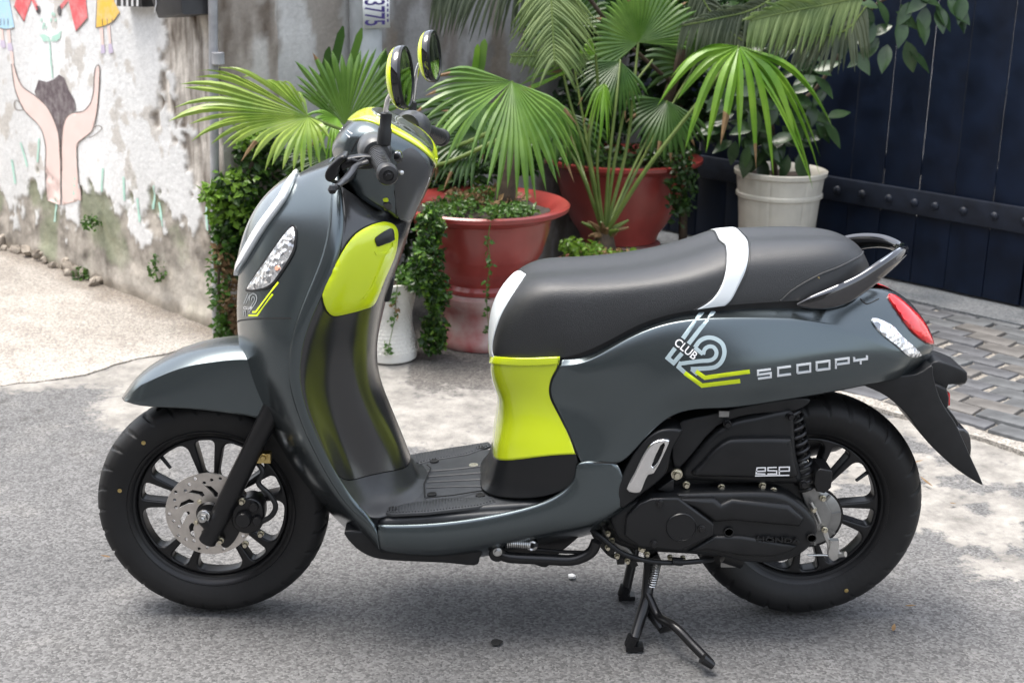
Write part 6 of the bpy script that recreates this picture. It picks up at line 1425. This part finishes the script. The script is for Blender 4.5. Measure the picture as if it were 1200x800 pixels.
def Cc(px, py, y, rx, rz, ry=.05): p = P(px, py, y); k = (p-CAM).dot(FW)/FPX; return (p, Vector((rx*k, ry, rz*k)))
iv = plant('ivy_bush', P(285, 395, 2.03).x, 2.03, 0, 'bushy ivy climbing the corner of the painted wall', 'ivy')
stalk(iv, [(272, 392, 2.02), (266, 330, 2.0), (275, 250, 2.0), (300, 180, 2.0)], .014, .006, 'bark', 'stem'); stalk(iv, [(284, 392, 2.05), (296, 320, 2.05), (330, 240, 2.05), (350, 170, 2.05)], .012, .005, 'bark', 'stem'); stalk(iv, [(262, 392, 1.98), (256, 330, 1.96), (262, 260, 1.98), (250, 230, 1.95)], .006, .003, 'bark', 'stem')
up_ = [Cc(300, 180, 2.02, 26, 34, .08), Cc(335, 195, 2.05, 34, 42, .1), Cc(275, 225, 1.98, 26, 26, .07), Cc(300, 250, 2.0, 34, 36, .08), Cc(340, 255, 2.05, 36, 40, .1), Cc(380, 215, 2.05, 30, 40, .1), Cc(268, 280, 1.98, 18, 34, .06), Cc(296, 300, 2.02, 30, 40, .08)]
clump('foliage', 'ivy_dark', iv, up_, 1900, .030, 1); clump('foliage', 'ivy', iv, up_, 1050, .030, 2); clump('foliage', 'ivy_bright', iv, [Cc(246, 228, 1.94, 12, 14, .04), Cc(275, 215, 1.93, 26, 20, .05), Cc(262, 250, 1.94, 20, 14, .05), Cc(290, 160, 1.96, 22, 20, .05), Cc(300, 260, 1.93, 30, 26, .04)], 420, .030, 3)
clump('foliage', 'dry', iv, [Cc(268, 335, 1.97, 12, 46, .05), Cc(276, 370, 2.0, 10, 24, .05), Cc(262, 300, 1.96, 10, 20, .05)], 430, .024, 4); clump('foliage', 'ivy', iv, [Cc(256, 335, 1.95, 14, 50, .04), Cc(262, 380, 1.98, 10, 14, .05)], 330, .024, 5)
cp = plant('creeper', ax_, YA, zr-.02, 'small-leaved green creeper spilling over the left of the red bowl pot', 'creeper')
spill = [Cc(505, 265, 1.68, 16, 26, .06), Cc(500, 305, 1.66, 20, 26, .06), Cc(512, 345, 1.70, 14, 30, .06), Cc(508, 390, 1.76, 16, 26, .06), Cc(494, 330, 1.66, 14, 14, .05)]
clump('foliage', 'ivy_dark', cp, spill, 1300, .021, 6); clump('foliage', 'ivy', cp, spill, 1100, .021, 7); clump('foliage', 'ivy_bright', cp, spill, 260, .02, 8)
clump('foliage', 'ivy', cp, [Cc(540, 240, 1.9, 40, 8, .16), Cc(600, 246, 1.86, 30, 6, .1), Cc(575, 226, 2.08, 30, 5, .08)], 900, .02, 9); clump('foliage', 'dry', cp, [Cc(570, 230, 2.05, 50, 6, .12)], 160, .03, 10)
stalk(cp, [(508, 244, 1.72), (504, 290, 1.66), (508, 340, 1.68), (508, 405, 1.76)], .004, .003, 'stalk', 'stem')
vn = [(577, 252, 1.70), (572, 280, 1.70), (574, 310, 1.71), (570, 345, 1.74), (573, 388, 1.78)]; stalk(cp, vn, .0018, .0014, 'stalk', 'stem')
clump('foliage', 'ivy', cp, [Cc(a, b, y-.008, 5, 7, .012) for a, b, y in vn]+[Cc(571, 297, 1.69, 4, 12, .01), Cc(572, 330, 1.71, 4, 12, .01), Cc(571, 365, 1.75, 4, 12, .01)], 75, .019, 11)
cd_ = plant('trailing_vine', dx_, YD, zrD-.03, 'thin trailing vine hanging down the white waisted pot', 'creeper')
clump('foliage', 'ivy', cd_, [Cc(470, 322, YD-.02, 26, 10, .06), Cc(480, 330, YD-.05, 14, 12, .04)], 420, .021, 12); v2 = [(466, 326, YD-.1), (464, 350, YD-.09), (462, 375, YD-.085), (455, 408, YD-.095)]; stalk(cd_, v2, .0016, .0012, 'stalk', 'stem'); clump('foliage', 'ivy', cd_, [Cc(a, b, y-.01, 6, 9, .012) for a, b, y in v2], 55, .018, 13); clump('foliage', 'dry', cd_, [Cc(464, 362, YD-.1, 4, 14, .01)], 16, .016, 14)
bC = plant('ground_cover', cx_, YC, zrC-.02, 'low round-leaved weeds round the young palm in the clay pot', 'weed')
clump('foliage', 'ivy_bright', bC, [Cc(668, 288, YC-.1, 12, 12, .05), Cc(690, 292, YC-.12, 26, 8, .05), Cc(728, 300, YC-.1, 22, 7, .05)], 240, .026, 15); clump('foliage', 'dry', bC, [Cc(712, 296, YC-.1, 30, 8, .06)], 60, .03, 16); clump('foliage', 'ivy', bC, [Cc(700, 300, YC-.05, 40, 6, .08)], 200, .022, 17)
fb = plant('shade_fern', bx_, YB, zrB-.02, 'dark leafy undergrowth filling the corner red pot', 'plant')
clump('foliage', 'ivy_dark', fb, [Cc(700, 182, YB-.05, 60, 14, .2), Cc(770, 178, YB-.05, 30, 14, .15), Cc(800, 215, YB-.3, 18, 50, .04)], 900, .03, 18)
bg_ = plant('background_shrub', P(520, 300, 2.35).x, 2.35, 0, 'dark shrub standing against the cement wall behind the red bowl pot', 'shrub')
stalk(bg_, [P(520, 330, 2.35)*1.0, (520, 260, 2.35), (525, 200, 2.35)], .015, .008, 'bark', 'stem'); stalk(bg_, [(440, 300, 2.2), (430, 240, 2.2), (420, 190, 2.2)], .012, .006, 'bark', 'stem')
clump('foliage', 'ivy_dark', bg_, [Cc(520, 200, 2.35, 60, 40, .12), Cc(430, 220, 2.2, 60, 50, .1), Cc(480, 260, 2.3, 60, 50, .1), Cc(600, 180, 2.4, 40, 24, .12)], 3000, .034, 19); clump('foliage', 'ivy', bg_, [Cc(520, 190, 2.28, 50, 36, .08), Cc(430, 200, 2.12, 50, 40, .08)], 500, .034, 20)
dk = plant('darkening_shrub', P(800, 260, 3.1).x, 3.1, 0, 'dense shrub added to darken the corner behind the rear red pot', 'shrub')
stalk(dk, [P(800, 300, 3.1), (800, 180, 3.1), (790, 60, 3.1)], .02, .01, 'bark', 'stem')  # leaf mass added to darken the background of this corner
clump('foliage', 'ficus', dk, [Cc(700, 20, 3.05, 70, 50, .12), Cc(790, 40, 3.1, 70, 60, .12), Cc(860, 30, 3.05, 60, 50, .12), Cc(800, 130, 3.15, 60, 60, .1), Cc(700, 120, 3.0, 50, 60, .08)], 2600, .055, 41); clump('foliage', 'ivy_dark', dk, [Cc(700, 20, 3.0, 60, 40, .1), Cc(790, 30, 3.05, 60, 50, .1), Cc(850, 20, 3.0, 60, 40, .1)], 900, .05, 42)
# strap leaves by the conduit
stp_ = plant('strap_plant', P(412, 90, 2.2).x, 2.2, 0, 'dark strap-leaved plant poking up in front of the conduit', 'plant')
def strap(px0, py0, px1, py1, y, w_, m):
    a, b = P(px0, py0, y), P(px1, py1, y-.03); d = b-a; s = d.cross(FW).normalized()*w_; MB().add([a-s*.6, a+s*.6, a.lerp(b, .5)-s, a.lerp(b, .5)+s+FW*.01, a.lerp(b, .9)-s*.8, a.lerp(b, .9)+s*.8, b-s*.2, b+s*.2], [(0, 1, 3, 2), (2, 3, 5, 4), (4, 5, 7, 6)]).build('leaf', m, stp_, 40, fix=False)
strap(378, 130, 402, 31, 2.15, .018, 'palm_dark'); strap(395, 130, 424, 33, 2.13, .016, 'palm_green'); strap(372, 120, 386, 55, 2.16, .015, 'palm_dark'); strap(560, 100, 568, 46, 2.3, .016, 'palm_green'); strap(554, 100, 560, 52, 2.3, .012, 'palm_bright'); strap(440, 130, 452, 60, 2.2, .016, 'palm_dark')
stalk(stp_, [P(400, 360, 2.2), (395, 240, 2.2), (388, 120, 2.16)], .012, .008, 'bark', 'stem')
# tufts at the wall foot
for i, (px, py, lb) in enumerate(((104, 330, 'small grass tuft growing from the wall foot rubble'), (192, 318, 'tall weed rooted in the crack of the stained wall'), (116, 265, 'tiny weed sprouting from the green stained plaster'))):
    s_ = wl(px, py); p = WA+DV*s_.x-NV*.035+UZ*max(.0, s_.y); t = thing('weed', p, lb, 'weed'); clump('foliage', 'ivy', t, [(p+Vector((0, 0, .02)), Vector((.04, .02, .035 if i != 1 else .06)))], 70, .02, 30+i)
# litter on the ground
mat('paper', (.75, .75, .74), .7)
for i, (px, py, lb) in enumerate(((1062, 545, 'long brown dry leaf on the cement by the rear mudguard'), (1093, 572, 'curled dark dry leaf below the rear mudguard tip'), (1120, 592, 'tan dry leaf fragment on the cement right of the rear wheel'), (1060, 712, 'orange brown leaf fragment below the rear tyre'), (1046, 742, 'pale dry leaf on the asphalt beside the rear tyre'), (130, 655, 'small dark leaf scrap on the open asphalt'))):
    p = G(px, py); v, f = ovate(p+UZ*.006, Vector((math.cos(i*1.9), math.sin(i*1.9)*.6, .05)), UZ, .05 if i < 2 else .024, .009, -.2); o = MB().add(v, f).build('dry_leaf', 'dry', None, 40, fix=False, origin=p); tag(o, lb, 'leaf', 'dry leaves on the ground')
p = G(670, 677); o = MB().add(*lump(p+UZ*.005, .009, 3.3, .5)).build('paper_scrap', 'paper', None, 0, origin=p); tag(o, 'crumpled white paper scrap on the asphalt beneath the scooter', 'litter')
p = G(582, 752); o = MB().add(*lump(p+UZ*.0003, .013, 9.3, .06)).build('tar_blob', 'dark_void', None, 30, origin=p); tag(o, 'flat black tar blob on the asphalt in front of the side stand', 'litter')
# ---- unseen house added behind the camera to darken low reflections on the bodywork
mat('house_plaster', (.30, .28, .25), .85, var=.25, vscale=2.5, bump=.3, bscale=30); mat('house_dark', (.03, .035, .04), .2, 0, coat=.5); mat('house_trim', (.42, .40, .36), .7, var=.15, vscale=5); mat('roof_tile', (.20, .08, .05), .8, var=.3, vscale=12)
HN = -5.2
hs_ = thing('house', WA+NV*HN+DV*3.0, 'unseen plastered house added across the lane to darken reflections', 'house'); RZ = Matrix.Rotation(WANG, 3, 'Z')
def HP(s, z, o): return WA+DV*s+NV*(HN-o)+UZ*z
MB().box(HP(3, 1.5, 2.0), (16, 4, 3.2), RZ).build('wall', 'house_plaster', hs_, 0)
MB().box(HP(3, 3.22, 1.9), (16.8, 5.0, .25), RZ).build('roof', 'roof_tile', hs_, 0)
for s in (-3, -.5, 2, 4.5, 7):
    for z in (1.5,):
        wn = MB().box(HP(s, z, 0), (1.1, .06, 1.3), RZ).build('window', 'house_trim', hs_, 0); MB().box(HP(s, z, -.02), (.94, .06, 1.14), RZ).build('pane', 'house_dark', wn, 0)
dr_ = MB().box(HP(.75, 1.05, -.01), (.95, .08, 2.1), RZ).build('door', 'house_trim', hs_, 0); MB().box(HP(1.1, 1.0, -.07), (.03, .08, .12), RZ).build('handle', 'steel', dr_, 0)
